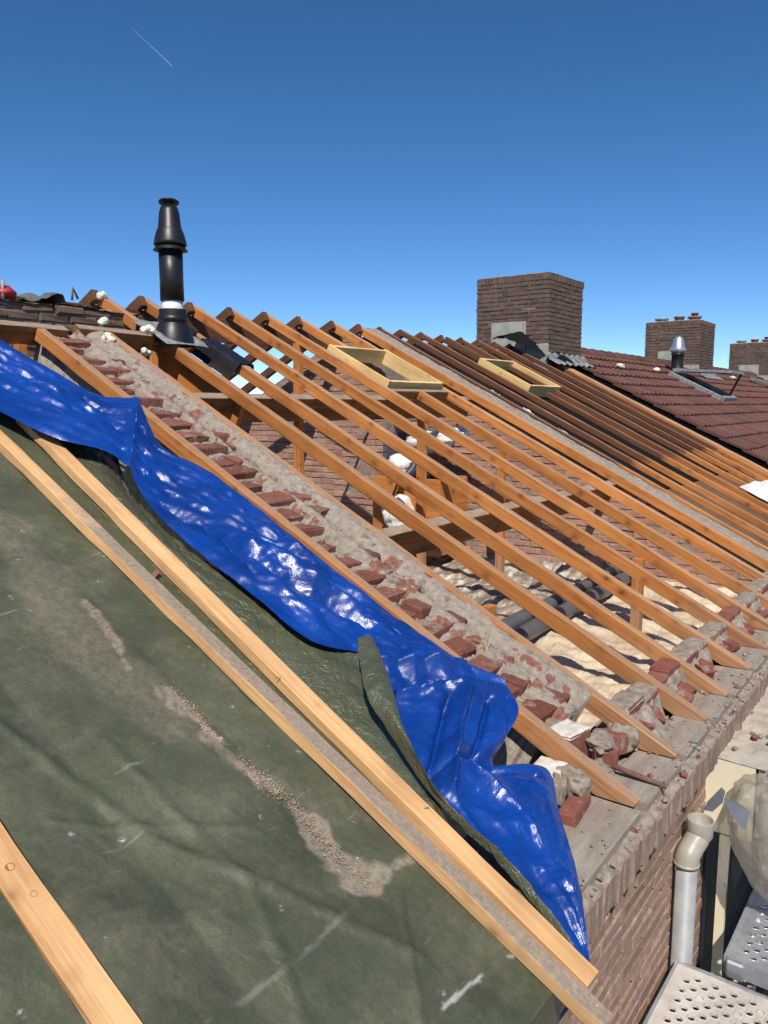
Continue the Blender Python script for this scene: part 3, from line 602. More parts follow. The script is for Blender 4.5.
# brick infill between the tails
gp = [(XS[a]+.056, XS[b]-.002) for a, b in zip('BCDEFGHI', 'CDEFGHIJ')]
gl = ['brick infill with one pale grey and one red brick, right of the broken wall', 'brick infill with a bright red brick between the first and second free rafters', 'grey topped brick infill between the second and third free rafters', 'grey topped brick infill between the third and fourth free rafters',
      'red brick infill between the fourth free rafter and the next', 'mortar covered infill below the left half of the skylight frame', 'mortar covered infill below the right half of the skylight frame', 'mortar covered infill against the second party wall']
for i, (a, b) in enumerate(gp):
    e = empty('brick_infill', ((a+b)/2, .26, 0), gl[i], 'brick infill', 'brick infill between the rafter tails')
    L = b-a; cut = [.55, .45, .58, .5, .5, .42, .6, .5][i]; xx = a
    for k, l in enumerate((L*cut-.006, L*(1-cut)-.006)):
        mb = MB(); zt = [.118, .112][k]+rng.uniform(-.01, .012); tone = [.25, .8][(k+i) % 2]
        cbox(mb, (xx+l/2, .275+rng.uniform(-.008, .008), (zt-.08)/2), (l, .10, zt+.08), .007, rotz(rng.normal(0, .03)), 0, tone, .003)
        mb.build('brick', M['redbrick'], e)
        if not ((i, k) in ((1, 0), (1, 1), (4, 0), (4, 1))):
            mb = MB(); n1 = 26; Xg, Yg = np.meshgrid(np.linspace(xx-.004, xx+l+.004, n1), np.linspace(.218, .335, 12), indexing='ij')
            hg = zt+.004+.006*fbm(Xg*30, Yg*30, i*3.)+.004; hg[0, :] -= .02; hg[-1, :] -= .02; hg[:, 0] -= .02; hg[:, -1] -= .02
            mb.add(np.stack([Xg, Yg, hg], -1), [f[::-1] for f in grid_faces(n1, 12)]); mb.build('mortar_cap', M['mortar'], e, smooth=True)
        xx += l+.012
    n1, n2 = 70, 46; Xg, Yg = np.meshgrid(np.linspace(a+.002, b-.002, n1), np.linspace(.085, .232, n2), indexing='ij'); ug = (Xg-a)/L
    hole = sstep(.62, .80, ug+.25*vn(Yg*20, i*3.1))*sstep(.225, .15, Yg)                     # the black gap beside the next rafter
    hg = -.03+.115*sstep(.10, .225, Yg+.03*vn(Xg*14, i*7.7))*(1-.85*hole) + .030*crumple(Xg, Yg, i*1.3, 9., 8, 60+i, .5)+.02*fbm(Xg*22, Yg*22, i*2.)+.006*fbm(Xg*80, Yg*80, i*2.)-.05*hole
    hg[0, :] -= .05; hg[-1, :] -= .05; hg[:, 0] -= .05
    mb = MB(); mb.add(np.stack([Xg+.006*fbm(Yg*60, Xg*60, 1.), Yg, hg], -1), [f[::-1] for f in grid_faces(n1, n2)]); mb.build('mortar_fill', M['mortar'], e, smooth=True)
    for k in range(2):
        mb = MB(); cbox(mb, (a+L*(.2+.33*k)+rng.uniform(-.03, .03), .165+rng.uniform(-.02, .02), .018+rng.uniform(0, .02)), (rng.uniform(.06, .11), rng.uniform(.05, .08), .05), .006, rotz(rng.uniform(-.6, .6)) @ roty(rng.uniform(-.3, .3)) @ rotx(.3), 0, rng.random(), .004); mb.build('brick_piece', M['redbrick'], e)
# loose bricks at the foot of the broken wall
def loose(kind, c, size, rot, label, mat, rough=.0, white=False):
    mb = MB()
    if kind == 'brick':
        cbox(mb, c, size, .008, rot, 0, .5, .003)
        o = mb.build('loose_brick', M[mat])
        if white:
            e = np.array(rot); mb = MB(); n1 = 18; u, w = np.meshgrid(np.linspace(-.5, .5, n1), np.linspace(-.5, .5, n1), indexing='ij'); hh = size[2]/2+.004+.006*fbm(u*5+c[0]*9, w*5, 3.)
            hh = np.where((np.abs(u) > .49) | (np.abs(w) > .49), size[2]/2-.012, hh)
            P = np.stack([u*(size[0]+.004), w*(size[1]+.004), hh], -1).reshape(-1, 3) @ e.T + np.array(c); mb.add(P, [f[::-1] for f in grid_faces(n1, n1)]); p = mb.build('whitewash', M['whitebrick'], smooth=True); p.parent = o
    else: lump(mb, c, size, .30, rng.random()*60, 4, rot, freq=1.7, boxy=.5); o = mb.build('mortar_lump', M[mat], smooth=True)
    return tag(o, label, 'brick' if kind == 'brick' else 'mortar lump', 'loose bricks and mortar at the foot of the broken wall')
I3 = np.eye(3)
loose('brick', (-.555, .30, .025), (.20, .11, .125), rotz(.06), 'whitewashed brick standing on edge left of the rafter beside the blue tarp', 'redbrick', white=True)
loose('brick', (-.27, .335, .075), (.15, .11, .13), rotz(-.15), 'whitewashed brick behind the lowest rafter tail', 'redbrick', white=True)
loose('brick', (-.60, .165, -.005), (.20, .07, .065), rotz(.12), 'red brick lying beside the longest grey plank', 'redbrick')
loose('brick', (-.80, .22, -.01), (.19, .09, .06), rotz(.3), 'brick half under the edge of the blue tarp', 'redbrick')
loose('lump', (-.60, .225, .055), (.06, .05, .10), rotz(.4), 'pale mortar lump leaning on the whitewashed brick by the tarp', 'mortar')
loose('lump', (-.52, .20, .05), (.11, .07, .09), rotz(1.2), 'rough mortar lump below the whitewashed brick by the tarp', 'mortar')
loose('brick', (-.165, .215, .02), (.115, .09, .08), rotz(.25), 'red brick with mortar crust, just right of the lowest rafter', 'redbrick')
loose('brick', (-.045, .235, .03), (.09, .10, .085), rotz(-.2) @ roty(.15), 'red brick half broken, left of the mortared rafter tail', 'redbrick')
loose('lump', (-.17, .235, .075), (.13, .10, .06), rotz(.2), 'mortar crust on the red brick right of the lowest rafter', 'mortar')
loose('lump', (.0, .21, .035), (.07, .12, .10), rotz(.2), 'mortar lump beside the half broken brick', 'mortar')
loose('lump', (-.30, .20, .0), (.12, .10, .07), rotz(.9), 'mortar lump under the lowest rafter near the iron strap', 'mortar')
loose('brick', (-.31, .50, .145), (.17, .10, .055), ROOFROT @ rotz(.12), 'bright red brick lying flat beside the tip of the blue tarp', 'redbrick')
mb = MB()
for k in range(340):
    x = rng.uniform(-1.2, 3.6); y = rng.choice([rng.uniform(-.055, -.02), rng.uniform(-.02, .16)], p=[.55, .45]); z = -.046 if y < -.026 else -.010
    sz = .004+.013*rng.random()**3; v_ = _I2[0]*(1+.5*rng.normal(0, .3, (len(_I2[0]), 1)))*sz*np.array([1, .8, .6]); mb.add(v_@rotz(rng.random()*6).T+np.array([x, y, z+sz*.2]), _I2[1], 1 if rng.random() < .12 else 0, rng.random())
tag(mb.build('mortar_crumbs', [M['mortar'], M['redbrick']]), 'mortar crumbs and brick chips strewn along the eaves planks', 'crumbs', kind='stuff')
x, t = roof(488, 648, .0); c0 = rp(x, t, -.02); mb = MB()
for d_ in ((.03, -.02, .09), (-.035, .0, .06), (.0, .03, .07)): tube(mb, [c0, c0+np.array(d_)*.6+[.004, 0, 0], c0+np.array(d_)], [.002, .0016, .001], 6)
tag(mb.build('dry_twig', M['frame']), 'dry pale twig sticking out of the broken wall top beside the blue tarp', 'twig')
# ================================================================== tarps
def catmull(P, n):
    P = np.asarray(P, float); m = len(P); s = np.linspace(0, m-1, n); i = np.clip(s.astype(int), 0, m-2); f = (s-i)[:, None]
    g = lambda k: P[np.clip(k, 0, m-1)]
    a, b, c, d = g(i-1), g(i), g(i+1), g(i+2)
    return .5*((2*b)+(c-a)*f+(2*a-5*b+4*c-d)*f*f+(3*b-a-3*c+d)*f**3)
def poly_dist(X, TT, pl):
    best = np.full(X.shape, 9.); side = np.zeros(X.shape)
    for (x0, t0), (x1, t1) in zip(pl[:-1], pl[1:]):
        dx, dt = x1-x0, t1-t0; q = np.clip(((X-x0)*dx+(TT-t0)*dt)/(dx*dx+dt*dt), 0, 1)
        d = np.hypot(X-x0-q*dx, TT-t0-q*dt); sd = np.sign((X-x0)*dt-(TT-t0)*dx); side = np.where(d < best, sd, side); best = np.minimum(best, d)
    return best, side
def line(*pp, h=.05): return [roof(px, py, h) for px, py in pp]
# big olive tarp
nx, nt = 340, 760; X, TT = np.meshgrid(np.linspace(-3.4, -1.30, nx), np.linspace(-.42, 4.9, nt), indexing='ij')
bay = (X+.445)/.45
h = .004-.020*(1-np.abs(np.cos(math.pi*bay)))*sstep(-.1, .2, TT) + .006*fbm(X*2.5, TT*1.2, 80.)+.010*ridged(X*2.2+TT*.35, TT*.8, 81.)*.3 + .0035*ridged(X*9+TT*3, TT*4, 82.)
h = h+.003*fbm(X*11, TT*8, 83.)+.022*crumple(X, TT, 0, 1.3, 8, 5, .2)+.009*crumple(X, TT, 0, 5., 9, 6, .3)
for pl, hh, wd in (([(-2.2, 1.6), (-1.95, .75), (-1.62, .15)], .010, .02), ([(-2.15, .95), (-1.75, .68)], .006, .012), ([(-1.9, 1.1), (-1.85, .55), (-2.0, .1)], .006, .018), ([(-1.75, .05), (-1.52, .30)], .007, .012)):
    d, _ = poly_dist(X, TT, pl); h = h+hh*np.exp(-(d/wd)**2)
P = rp(X, TT, h); low = TT < -.13; dd = np.clip(-.13-TT, 0, 1)
hang = rp(X, -.13+0*TT, h)+np.stack([0*dd, .25*dd-.02*np.sin(X*14)*dd*3, -dd*1.6], -1); P = np.where(low[..., None], hang, P)
dust = np.zeros(X.shape)
patches = [([(85, 600), (105, 625), (128, 668)], .022), ([(165, 690), (200, 720), (240, 765), (280, 790)], .034), ([(290, 800), (320, 835), (345, 862)], .020), ([(355, 885), (410, 860)], .024), ([(0, 520), (90, 650), (180, 720)], .10), ([(345, 862), (372, 882)], .03)]
plys = []
for pl, wd in patches:
    q = line(*pl, h=0.); plys.append((q, wd)); d, _ = poly_dist(X, TT, q); d = d+.05*fbm(X*7, TT*7, 90.)+.02*fbm(X*28, TT*28, 91.)
    dust = np.maximum(dust, (1.0 if wd < .09 else .35)*sstep(wd*1.35, wd*.55, d))
streak = np.zeros(X.shape)
for pl in ([(430, 1020), (470, 985), (500, 962), (527, 950), (545, 940)], [(205, 1024), (300, 960), (360, 900)]):
    d, _ = poly_dist(X, TT, line(*pl, h=0.)); streak = np.maximum(streak, sstep(.007, .002, d+.008*fbm(X*26, TT*26, 95.))*(.85 if pl[0][0] == 430 else .18)*sstep(-.35, .1, vn(X*11, TT*11, 4.)))
mb = MB(); mb.add(P, [f[::-1] for f in grid_faces(nx, nt)])
gt = tag(mb.build('green_tarp', M['green'], smooth=True, attrs={'dust': dust, 'streak': streak}), 'large dusty olive green tarp stretched over the near roof with patches of grit on it', 'tarp')
# glossy olive tarp between the battens and the blue one
ST = [((-60, 395), (-60, 330)), ((0, 425), (40, 395)), ((50, 462), (105, 425)), ((110, 520), (136, 486)), ((180, 590), (203, 562)), ((250, 660), (310, 605)), ((310, 718), (372, 668)), ((360, 768), (397, 726)), ((410, 815), (428, 790)), ((470, 880), (477, 862)), ((530, 940), (545, 910)), ((570, 985), (580, 965))]
Lc = catmull([[*roof(*a, .02)] for a, b in ST], 420); Rc = catmull([[*roof(*b, .02)] for a, b in ST], 420)
U = np.linspace(-.25, 1, 60)[:, None]; X = Lc[None, :, 0]*(1-U)+Rc[None, :, 0]*U; TT = Lc[None, :, 1]*(1-U)+Rc[None, :, 1]*U
v = np.linspace(0, 1, 420)[None, :]; Ub = np.clip(U, 0, 1)
h = .010+.034*np.sin(math.pi*np.clip(Ub*.95, 0, 1))**1.3*sstep(0.1, .3, v)*sstep(1, .75, v)+.012*fbm(X*4, TT*2.2, 100.)*Ub+.004*ridged(X*16+TT*6, TT*13, 101.)*Ub+.010*ridged(X*2+3*Ub, TT*.7, 104.)*Ub+.020*crumple(X, TT, 0, 7., 9, 8, .3)*Ub+.010*crumple(X, TT, 0, 26., 9, 9, .3)*Ub
h = h-.055*np.exp(-((v-.26)/.05)**2)*sstep(.35, .9, Ub)+.030*sstep(.62, 1., Ub)*sstep(.3, .42, v)*sstep(.8, .7, v)
mb = MB(); mb.add(rp(X, TT, h), grid_faces(60, 420)); gl = mb.build('glossy_green_tarp', M['gloss'], smooth=True)
tag(gl, 'glossy olive tarp strip between the pine battens and the blue tarp, flap folded over', 'tarp')
FL = [((357, 640), (374, 642), .12, .12), ((359, 662), (385, 666), .13, .155), ((364, 690), (392, 692), .13, .155), ((376, 716), (401, 724), .11, .145), ((393, 742), (415, 757), .09, .13), ((415, 776), (432, 787), .07, .11), ((436, 802), (447, 806), .06, .08), ((470, 836), (480, 838), .05, .07), ((505, 872), (518, 874), .04, .06), ((540, 916), (551, 917), .035, .05), ((572, 955), (580, 957), .03, .03)]
Lc = catmull([[*roof(*a, ha), ha] for a, b, ha, hb in FL], 160); Rc = catmull([[*roof(*b, hb), hb] for a, b, ha, hb in FL], 160)
U = np.linspace(0, 1, 16)[:, None, None]; Q = Lc[None]*(1-U)+Rc[None]*U; U = U[..., 0]
h = Q[..., 2]+.018*np.sin(math.pi*U)+.012*ridged(Q[..., 0]*9, Q[..., 1]*7, 110.)
mb = MB(); mb.add(rp(Q[..., 0], Q[..., 1], h), grid_faces(16, 160)); mb.build('folded_flap', M['gloss'], gl, smooth=True)
# blue tarp
BT = [((-90, 366), (-90, 282), .09, .05, .05), ((0, 411), (0, 340), .10, .05, .05), ((55, 438), (45, 366), .10, .04, .05), ((108, 453), (95, 393), .10, .05, .03), ((130, 480), (136, 406), .05, .10, .00), ((165, 522), (163, 448), .06, .03, .02), ((205, 557), (213, 474), .07, .03, .05), ((255, 597), (275, 522), .085, .03, .05),
      ((310, 640), (340, 574), .085, .03, .05), ((362, 655), (410, 627), .05, .03, .06), ((390, 690), (470, 667), .05, .05, .05), ((402, 725), (517, 702), .05, .12, .06), ((417, 762), (507, 736), .05, .10, .05), ((440, 800), (496, 762), .07, .03, .05), ((468, 829), (546, 768), .06, .035, .05), ((505, 867), (560, 815), .05, .05, .03), ((545, 913), (575, 865), .04, .05, .02), ((572, 946), (584, 915), .03, .03, .01), ((587, 968), (589, 962), .0, .0, .0)]
NVv, NU = 620, 90
Lc = catmull([[*roof(*a, ha), ha, B] for a, b, ha, hb, B in BT], NVv); Rc = catmull([[*roof(*b, hb), hb, B] for a, b, ha, hb, B in BT], NVv)
U = np.linspace(0, 1, NU)[:, None, None]; Q = Lc[None]*(1-U)+Rc[None]*U; U = U[..., 0]; X, TT, h, B = (Q[..., i] for i in range(4))
h = h+B*np.sin(math.pi*U)*.6
edge = np.sin(math.pi*np.clip(U, 0, 1))**.5
w = np.linspace(0, 1, NVv)[None, :]; up = sstep(.62, .52, w)
r1 = ridged(U*1.6+TT*1.1+2, TT*1.3-U*.9, 120.); r2 = ridged(U*3.4-TT*1.6, TT*2.6+U*1.2, 121.); r3 = ridged(X*15+TT*6, TT*14-X*5, 122.)*(.35+.65*up); r4 = ridged(X*6-TT*3, TT*5+X*4, 125.)*(.3+.7*up); r5 = 1-np.abs(ridged(X*3+TT*5, TT*3.5-X*4, 126., 2))*2.2
pw = U*2.6+.55*vn(TT*1.7, 3.3)+.35*vn(TT*4.1+U*2, 7.7); tri = 1-2*np.abs((pw % 1)-.5)*2; pw2 = U*4.3-TT*.9+.5*vn(TT*2.9+U, 13.3); tri2 = 1-2*np.abs((pw2 % 1)-.5)*2
h = h+(.026*tri*sstep(-.4, .2, vn(TT*1.3, 44.))+.012*tri2*sstep(-.2, .3, vn(TT*2+U*2, 48.)))*edge*(.25+.75*up)+(.014*r1+.006*r2)*edge+.085*crumple(X*2.2+TT*.9, TT*.55-X*.2, 0, 1.7, 9, 21, .2)*(.12+.88*edge)*(.15+.85*up)+.055*crumple(X, TT, 0, 2.4, 9, 27, .2)*(1-up)*edge+.045*crumple(X*2.6+TT*1.5, TT*.35, 0, 3.2, 8, 25, .25)*(.1+.9*edge)*(.1+.9*up)+.030*crumple(X, TT, 0, 6., 10, 22, .3)*(.75+.25*up)*(.2+.8*edge)+.0075*crumple(X, TT, 0, 20., 10, 23, .3)*(.6+.4*up)*(.3+.7*edge)
def crease(pl, amp, wd, kind='ridge', hh=.08):
    d, s = poly_dist(X, TT, line(*pl, h=hh))
    return amp*np.exp(-(d/wd)) if kind == 'ridge' else amp*np.exp(-(d/(wd*3)))*sstep(-wd, wd, -d*s)
h = h+crease([(136, 407), (132, 440), (128, 478)], .05, .035)+crease([(95, 400), (60, 398), (20, 385)], .03, .03)+crease([(160, 500), (205, 520), (255, 575)], -.03, .02)
h = h+crease([(225, 480), (262, 528), (300, 555)], .02, .02)+crease([(372, 655), (420, 664), (470, 668), (510, 697)], .045, .022)+crease([(385, 680), (430, 674), (480, 690)], -.03, .022)
h = h+crease([(395, 690), (440, 690), (500, 702)], .04, .012)+crease([(448, 700), (440, 740), (428, 790)], -.055, .012)+crease([(462, 705), (452, 760), (450, 790)], .045, .013)+crease([(485, 705), (478, 740), (470, 765)], -.04, .011)+crease([(420, 768), (480, 760), (540, 768)], -.045, .014)
h = h+crease([(500, 700), (507, 740), (497, 762)], -.02, .02)+crease([(470, 770), (520, 810), (570, 880)], .03, .022)+crease([(440, 780), (500, 850), (560, 915)], .015, .02)
h = np.maximum(h, .006); h = np.maximum(h, .052*(1-sstep(.0, .5, U))*up); h = np.maximum(h, .045*sstep(.75, .6, w)*(1-up)*(1-sstep(.3, .8, U)))
mb = MB(); mb.add(rp(X, TT, h), grid_faces(NU, NVv)); tag(mb.build('blue_tarp', M['blue'], smooth=True), 'crumpled shiny blue tarp draped down the roof between the green tarp and the broken wall', 'tarp')
# ------------------------------------------------------------------ pine battens on the tarp
GB = 'raw pine battens on the tarp'
tag(beam('pine_batten', rp(-1.372, 4.4, .052), rp(-1.374, -.262, .052), .055, .042, M['dustpine'], up=NV, just=(0, 1), ch=.003), 'long pine batten with a grit covered top, left one of the close pair', 'batten', GB)
tag(beam('pine_batten', rp(-1.187, 2.93, .062), rp(-1.303, -.185, .05), .068, .038, M['pine'], up=NV, just=(0, 1), ch=.002), 'clean pine batten beside the glossy olive strip, ending at the blue tarp tip', 'batten', GB); qb = D.objects['pine_batten.001']
def onobj(mb, nm, mat, ob): o = mb.build(nm, M[mat]); o.parent = ob; o.matrix_parent_inverse = ob.matrix_world.inverted()
bpy.context.view_layer.update()
for px, py in ((276, 678), (425, 808), (122, 450)):
    x, t = roof(px, py, .058); hq = .062-(2.93-t)/(3.115)*.012+.001; mb = MB(); c0 = rp(x, t, hq); tube(mb, [c0+NV*-.002, c0+NV*.006, c0+NV*.006+np.array([.012, 0, 0])+DN*.006, c0+np.array([.013, 0, 0])+DN*.007], .0011, 6); onobj(mb, 'staple', 'rust', qb)
tag(beam('pine_batten', rp(-2.283, 4.4, .026), rp(-2.283, -.2, .026), .075, .022, M['pine'], up=NV, just=(0, 1), ch=.002), 'wide flat pine batten with round knots at the lower left corner', 'batten', GB); sb = D.objects['pine_batten.002']
M['knot'] = wood('knot_wood', (.50, .24, .09), (.42, .19, .07), (.26, .10, .035), knots=.1); bpy.context.view_layer.update()
for px, py, r in ((10, 867, .0105), (34, 894, .008)):
    x, t = roof(px, py, .026); mb = MB(); lathe(mb, rp(x, t, .0255), [(r, -.002), (r, .0012), (r*.82, .0012), (r*.8, .0007), (0, .0007)], 20, axis=tuple(NV)); onobj(mb, 'knot', 'knot', sb)
# grit
mb = MB(); tet = np.array([(1, 1, 1), (-1, -1, 1), (-1, 1, -1), (1, -1, -1)], float)*.6; tf = [(0, 1, 2), (0, 3, 1), (0, 2, 3), (1, 3, 2)]
def grains(pl, wd, n, s0, s1, hz=.004):
    L = [math.hypot(b[0]-a[0], b[1]-a[1]) for a, b in zip(pl[:-1], pl[1:])]
    for _ in range(n):
        k = random.choices(range(len(L)), L)[0]; f = random.random(); x = pl[k][0]*(1-f)+pl[k+1][0]*f; t = pl[k][1]*(1-f)+pl[k+1][1]*f
        x += random.gauss(0, wd*.42)*(.6+.5*float(vn(t*7, 3.))); t += random.gauss(0, .02); s = s0+(s1-s0)*random.random()**2.5; s *= (2.4 if random.random() < .012 else 1)
        a = rotz(random.random()*6) @ rotx(random.random()*6); mb.add(tet@a.T*s+rp(x, t, hz+s*.4), tf, 0, random.random())
grains(plys[1][0], .055, 5200, .0006, .0030, -.004); grains(plys[2][0], .032, 2000, .0006, .0026, -.004); grains(plys[0][0], .035, 700, .0006, .002, -.004); grains(plys[3][0], .05, 900, .0006, .002, -.006); grains(plys[5][0], .06, 500, .0006, .0022, -.004); grains([(-1.75, 1.4), (-1.7, .5)], .25, 260, .0005, .0018, -.006)
grains([(-1.374, 1.9), (-1.374, -.24)], .028, 3000, .0008, .0022, .052); grains([(-1.30, 1.8), (-1.335, .9)], .02, 600, .001, .003, .0); grains([(-1.0, .3), (-1.6, .1)], .06, 100, .001, .002, .0)
tag(mb.build('grit', M['sand']), 'sandy mortar grit spilled on the olive tarp and along the batten', 'grit', kind='stuff')
mb = MB(); x, t = roof(155, 574, .03); cbox(mb, rp(x, t, .03), (.05, .02, .008), .002, ROOFROT@rotz(.5), 0, .5, .002); tag(mb.build('wood_chip', M['clay']), 'small reddish chip lying between the two close battens', 'chip')
# ================================================================== brick stump, flue and clutter at the ridge
st = empty('chimney_stump', (.05, 4.2, 1.5), 'low dark brick stump of a removed chimney at the ridge left of the flue', 'chimney stump')
mb = MB(); bricks(mb, (-.95, 4.16, 2.085-.0625*9), (1, 0, 0), (0, -1, 0), 1.58, .0625*9, m=0, jit=.004, ch=.008, proud=.010)
bricks(mb, (.625, 4.18, 2.085-.0625*9), (0, 1, 0), (1, 0, 0), .9, .0625*9, jit=.004, ch=.008, proud=.008)
prism(mb, [(-.94, 4.175), (.60, 4.175), (.60, 5.1), (-.94, 5.1)], 2, 1.2, 2.065, 1)
mb.build('brick_courses', [M['chimbrick'], M['pointing']], st)
nx = 120; mb = MB(); X, Y = np.meshgrid(np.linspace(-.95, .63, nx), np.linspace(4.15, 5.1, 60), indexing='ij'); h = 2.078+.02*fbm(X*7, Y*7, 130.)+.012*fbm(X*25, Y*25, 131.)
mb.add(np.stack([X, Y, h], -1), [f[::-1] for f in grid_faces(nx, 60)]); mb.build('mortar_top', M['mortar'], st, smooth=True)
fl = empty('flue', (.60, 3.76, 1.86), 'tall black flue terminal with a conical cowl standing by the brick stump', 'flue')
fc = np.array([.585, 3.75, 0]); r0 = .083
def lath(nm, prof, mat): mb = MB(); lathe(mb, fc, prof); return mb.build(nm, M[mat], fl, smooth=True)
lath('collar', [(.0, 2.075), (r0+.013, 2.075), (r0+.013, 2.03), (r0+.022, 2.028), (r0+.024, 1.99), (r0+.014, 1.985), (r0+.02, 1.975), (r0+.045, 1.93), (r0+.065, 1.84), (r0+.068, 1.82)], 'black')
lath('white_sleeve', [(.0, 2.15), (r0-.010, 2.15), (r0-.010, 2.06)], 'white')
lath('pipe', [(0, 2.49), (r0, 2.49), (r0-.001, 2.3), (r0, 2.135), (r0-.015, 2.135)], 'black')
lath('skirt', [(r0+.005, 2.525), (r0+.03, 2.485), (r0+.038, 2.478), (r0, 2.478)], 'black')
lath('cowl', [(0, 2.772), (.058, 2.770), (.065, 2.745), (.066, 2.74), (.069, 2.735), (.080, 2.63), (.083, 2.625), (.098, 2.59), (.112, 2.535), (.115, 2.515), (.105, 2.512), (.07, 2.53)], 'black')
mb = MB(); lathe(mb, fc+np.array([0, 0, 2.800]), [(0, .010), (.068, .009), (.072, .004), (.068, -.002), (.0, -.004)], axis=(.10, .12, 1)); mb.build('cap', M['black'], fl, smooth=True)
mb = MB(); lathe(mb, fc+np.array([0, 0, 2.76]), [(.02, 0), (.02, .06)], 8); mb.build('cap_stem', M['black'], fl, smooth=True)
nx = 40; mb = MB(); X, TT = np.meshgrid(np.linspace(.40, .77, nx), np.linspace(T(3.60), T(3.98), nx), indexing='ij'); h = .018+.03*np.exp(-(((X-.585)/.16)**2+((TT-T(3.75))/.16)**2))+.010*fbm(X*12, TT*12, 140.)+.02*sstep(.36, .30, X)
mb.add(rp(X, TT, h), [f[::-1] for f in grid_faces(nx, nx)]); mb.build('lead_apron', M['lead'], fl, smooth=True)
mb = MB(); X, TT = np.meshgrid(np.linspace(.79, 1.02, 30), np.linspace(T(3.38), T(3.78), 40), indexing='ij'); h = .012-.10*sstep(.085, .14, np.abs(X-.91))**1.0+.006*fbm(X*14, TT*14, 141.)
h = np.where(X < .86, .012-.12*sstep(.875, .80, X), h); mb.add(rp(X, TT, h), [f[::-1] for f in grid_faces(30, 40)]); tag(mb.build('lead_flashing', M['black'], smooth=True), 'black lead sheet folded over the second free rafter just below the flue', 'flashing')
def foam(px, py, y, sz, n, label):
    P = on((0, 1, 0), y, px, py); mb = MB()
    for i in range(n): lump(mb, P+np.array([rng.normal(0, sz*.5), rng.normal(0, sz*.25), rng.normal(0, sz*.22)]), (sz*1.05,)*3, .3, rng.random()*40, 3)
    tag(mb.build('foam_blob', M['foam'], smooth=True), label, 'foam', 'blobs of dried foam')
foam(149, 330, 3.80, 0.05, 5, 'big cream foam blob on the trimmer left of the flue'); foam(102, 296, 4.40, 0.05, 2, 'foam blob on the ridge rafter end behind the stump'); foam(105, 337, 3.72, 0.047, 2, 'small foam blob below the trimmer on the broken wall')
foam(112, 341, 3.68, 0.041, 3, 'small pair of foam blobs on the top of the broken wall'); foam(146, 352, 3.70, 0.041, 3, 'foam dripping under the trimmer left of the flue'); foam(105, 321, 4.12, 0.047, 6, 'row of foam blobs in a joint of the brick stump')
mb = MB(); lump(mb, on((0, 1, 0), 4.3, 3, 293), (.17, .2, .10), .2, 3., 3); tag(mb.build('red_bucket', M['red'], smooth=True), 'red plastic tub peeking over the stump at the left edge', 'tub')
mb = MB(); tube(mb, [on((0, 1, 0), 4.22, 3, 300), on((0, 1, 0), 4.22, 2.5, 280)], .012, 8); tag(mb.build('steel_rod', M['lead'], smooth=True), 'upright steel rod in front of the red tub', 'rod')
mb = MB(); tube(mb, [on((0, 1, 0), 4.3, 72, 300), on((0, 1, 0), 4.3, 73, 288), on((0, 1, 0), 4.3, 78, 299)], .009, 8); tag(mb.build('bent_strap', M['rust'], smooth=True), 'bent metal strap standing on the brick stump', 'strap')
n1 = 40; mb = MB(); X, Y = np.meshgrid(np.linspace(-.26, .06, n1), np.linspace(4.22, 4.6, n1), indexing='ij'); h = 2.09+.07*np.exp(-((X-.0+.1*(Y-4.3))/.10)**2)+.03*ridged(X*5, Y*5, 150.)-.05*sstep(.03, .06, X)
mb.add(np.stack([X, Y, h], -1), [f[::-1] for f in grid_faces(n1, n1)]); tag(mb.build('grey_sheet', M['greycloth'], smooth=True), 'grey rag draped over the brick stump beside the red tub', 'rag')
# ================================================================== second bay, dark rafters
G3 = 'two tone rafters of the second bay'
x3 = [4.03, 4.43, 4.85, 5.30, 5.77, 6.20, 6.66, 7.10, 7.45]
o3 = ('first', 'second', 'third', 'fourth', 'fifth', 'sixth', 'seventh', 'eighth', 'ninth')
for i, x in enumerate(x3):
    if i == 3:
        rafter('rafter', x+.1, 3.10, .0, 'short rafter below the farther skylight frame, dark above and orange below', G3, 'rafter3', d=.056); rafter('rafter', x+.1, 4.5, 3.88, 'dark rafter stub between the ridge and the farther skylight frame', G3, 'darkwood', seat=False)
    else: rafter('rafter', x, 4.5, .0, '%s rafter beyond the second party wall, dark brown above and orange below' % o3[i], G3, 'rafter2', d=.056, h=rng.normal(0, .004))
    o = beam('far_rafter', (x-.03, YR-.02, ZR+.012), (x-.03, 9.0, ZR-4.5*TA+.012), .06, .09, M['darkwood'], up=(0, SA, CA), just=(0, 1)); tag(o, 'dark far slope rafter end at the ridge, %s beyond the second party wall' % o3[i], 'rafter', 'rafters of the far slope beyond the second party wall')
for k in range(3):
    mb = MB(); X, TT = np.meshgrid(np.linspace(4.1, 4.19, 8), np.linspace(2.55+k*.42, 2.68+k*.42, 10), indexing='ij'); mb.add(rp(X, TT, -.02+.02*fbm(X*20, TT*20, k*4.)), [f[::-1] for f in grid_faces(8, 10)]); tag(mb.build('mortar_scrap', M['white'], smooth=True), 'pale scrap of mortar lying against the first dark rafter', 'scrap', 'pale scraps on the first dark rafter')
mb = MB(); X, TT = np.meshgrid(np.linspace(3.985, 7.62, 60), np.linspace(T(1.42), T(4.45), 40), indexing='ij'); mb.add(rp(X, TT, -.125+.004*fbm(X*3, TT*3, 4.)), [f[::-1] for f in grid_faces(60, 40)]); tag(mb.build('roofing_felt', M['darkfelt'], smooth=True), 'dark roofing felt showing between the upper halves of the dark rafters', 'felt')
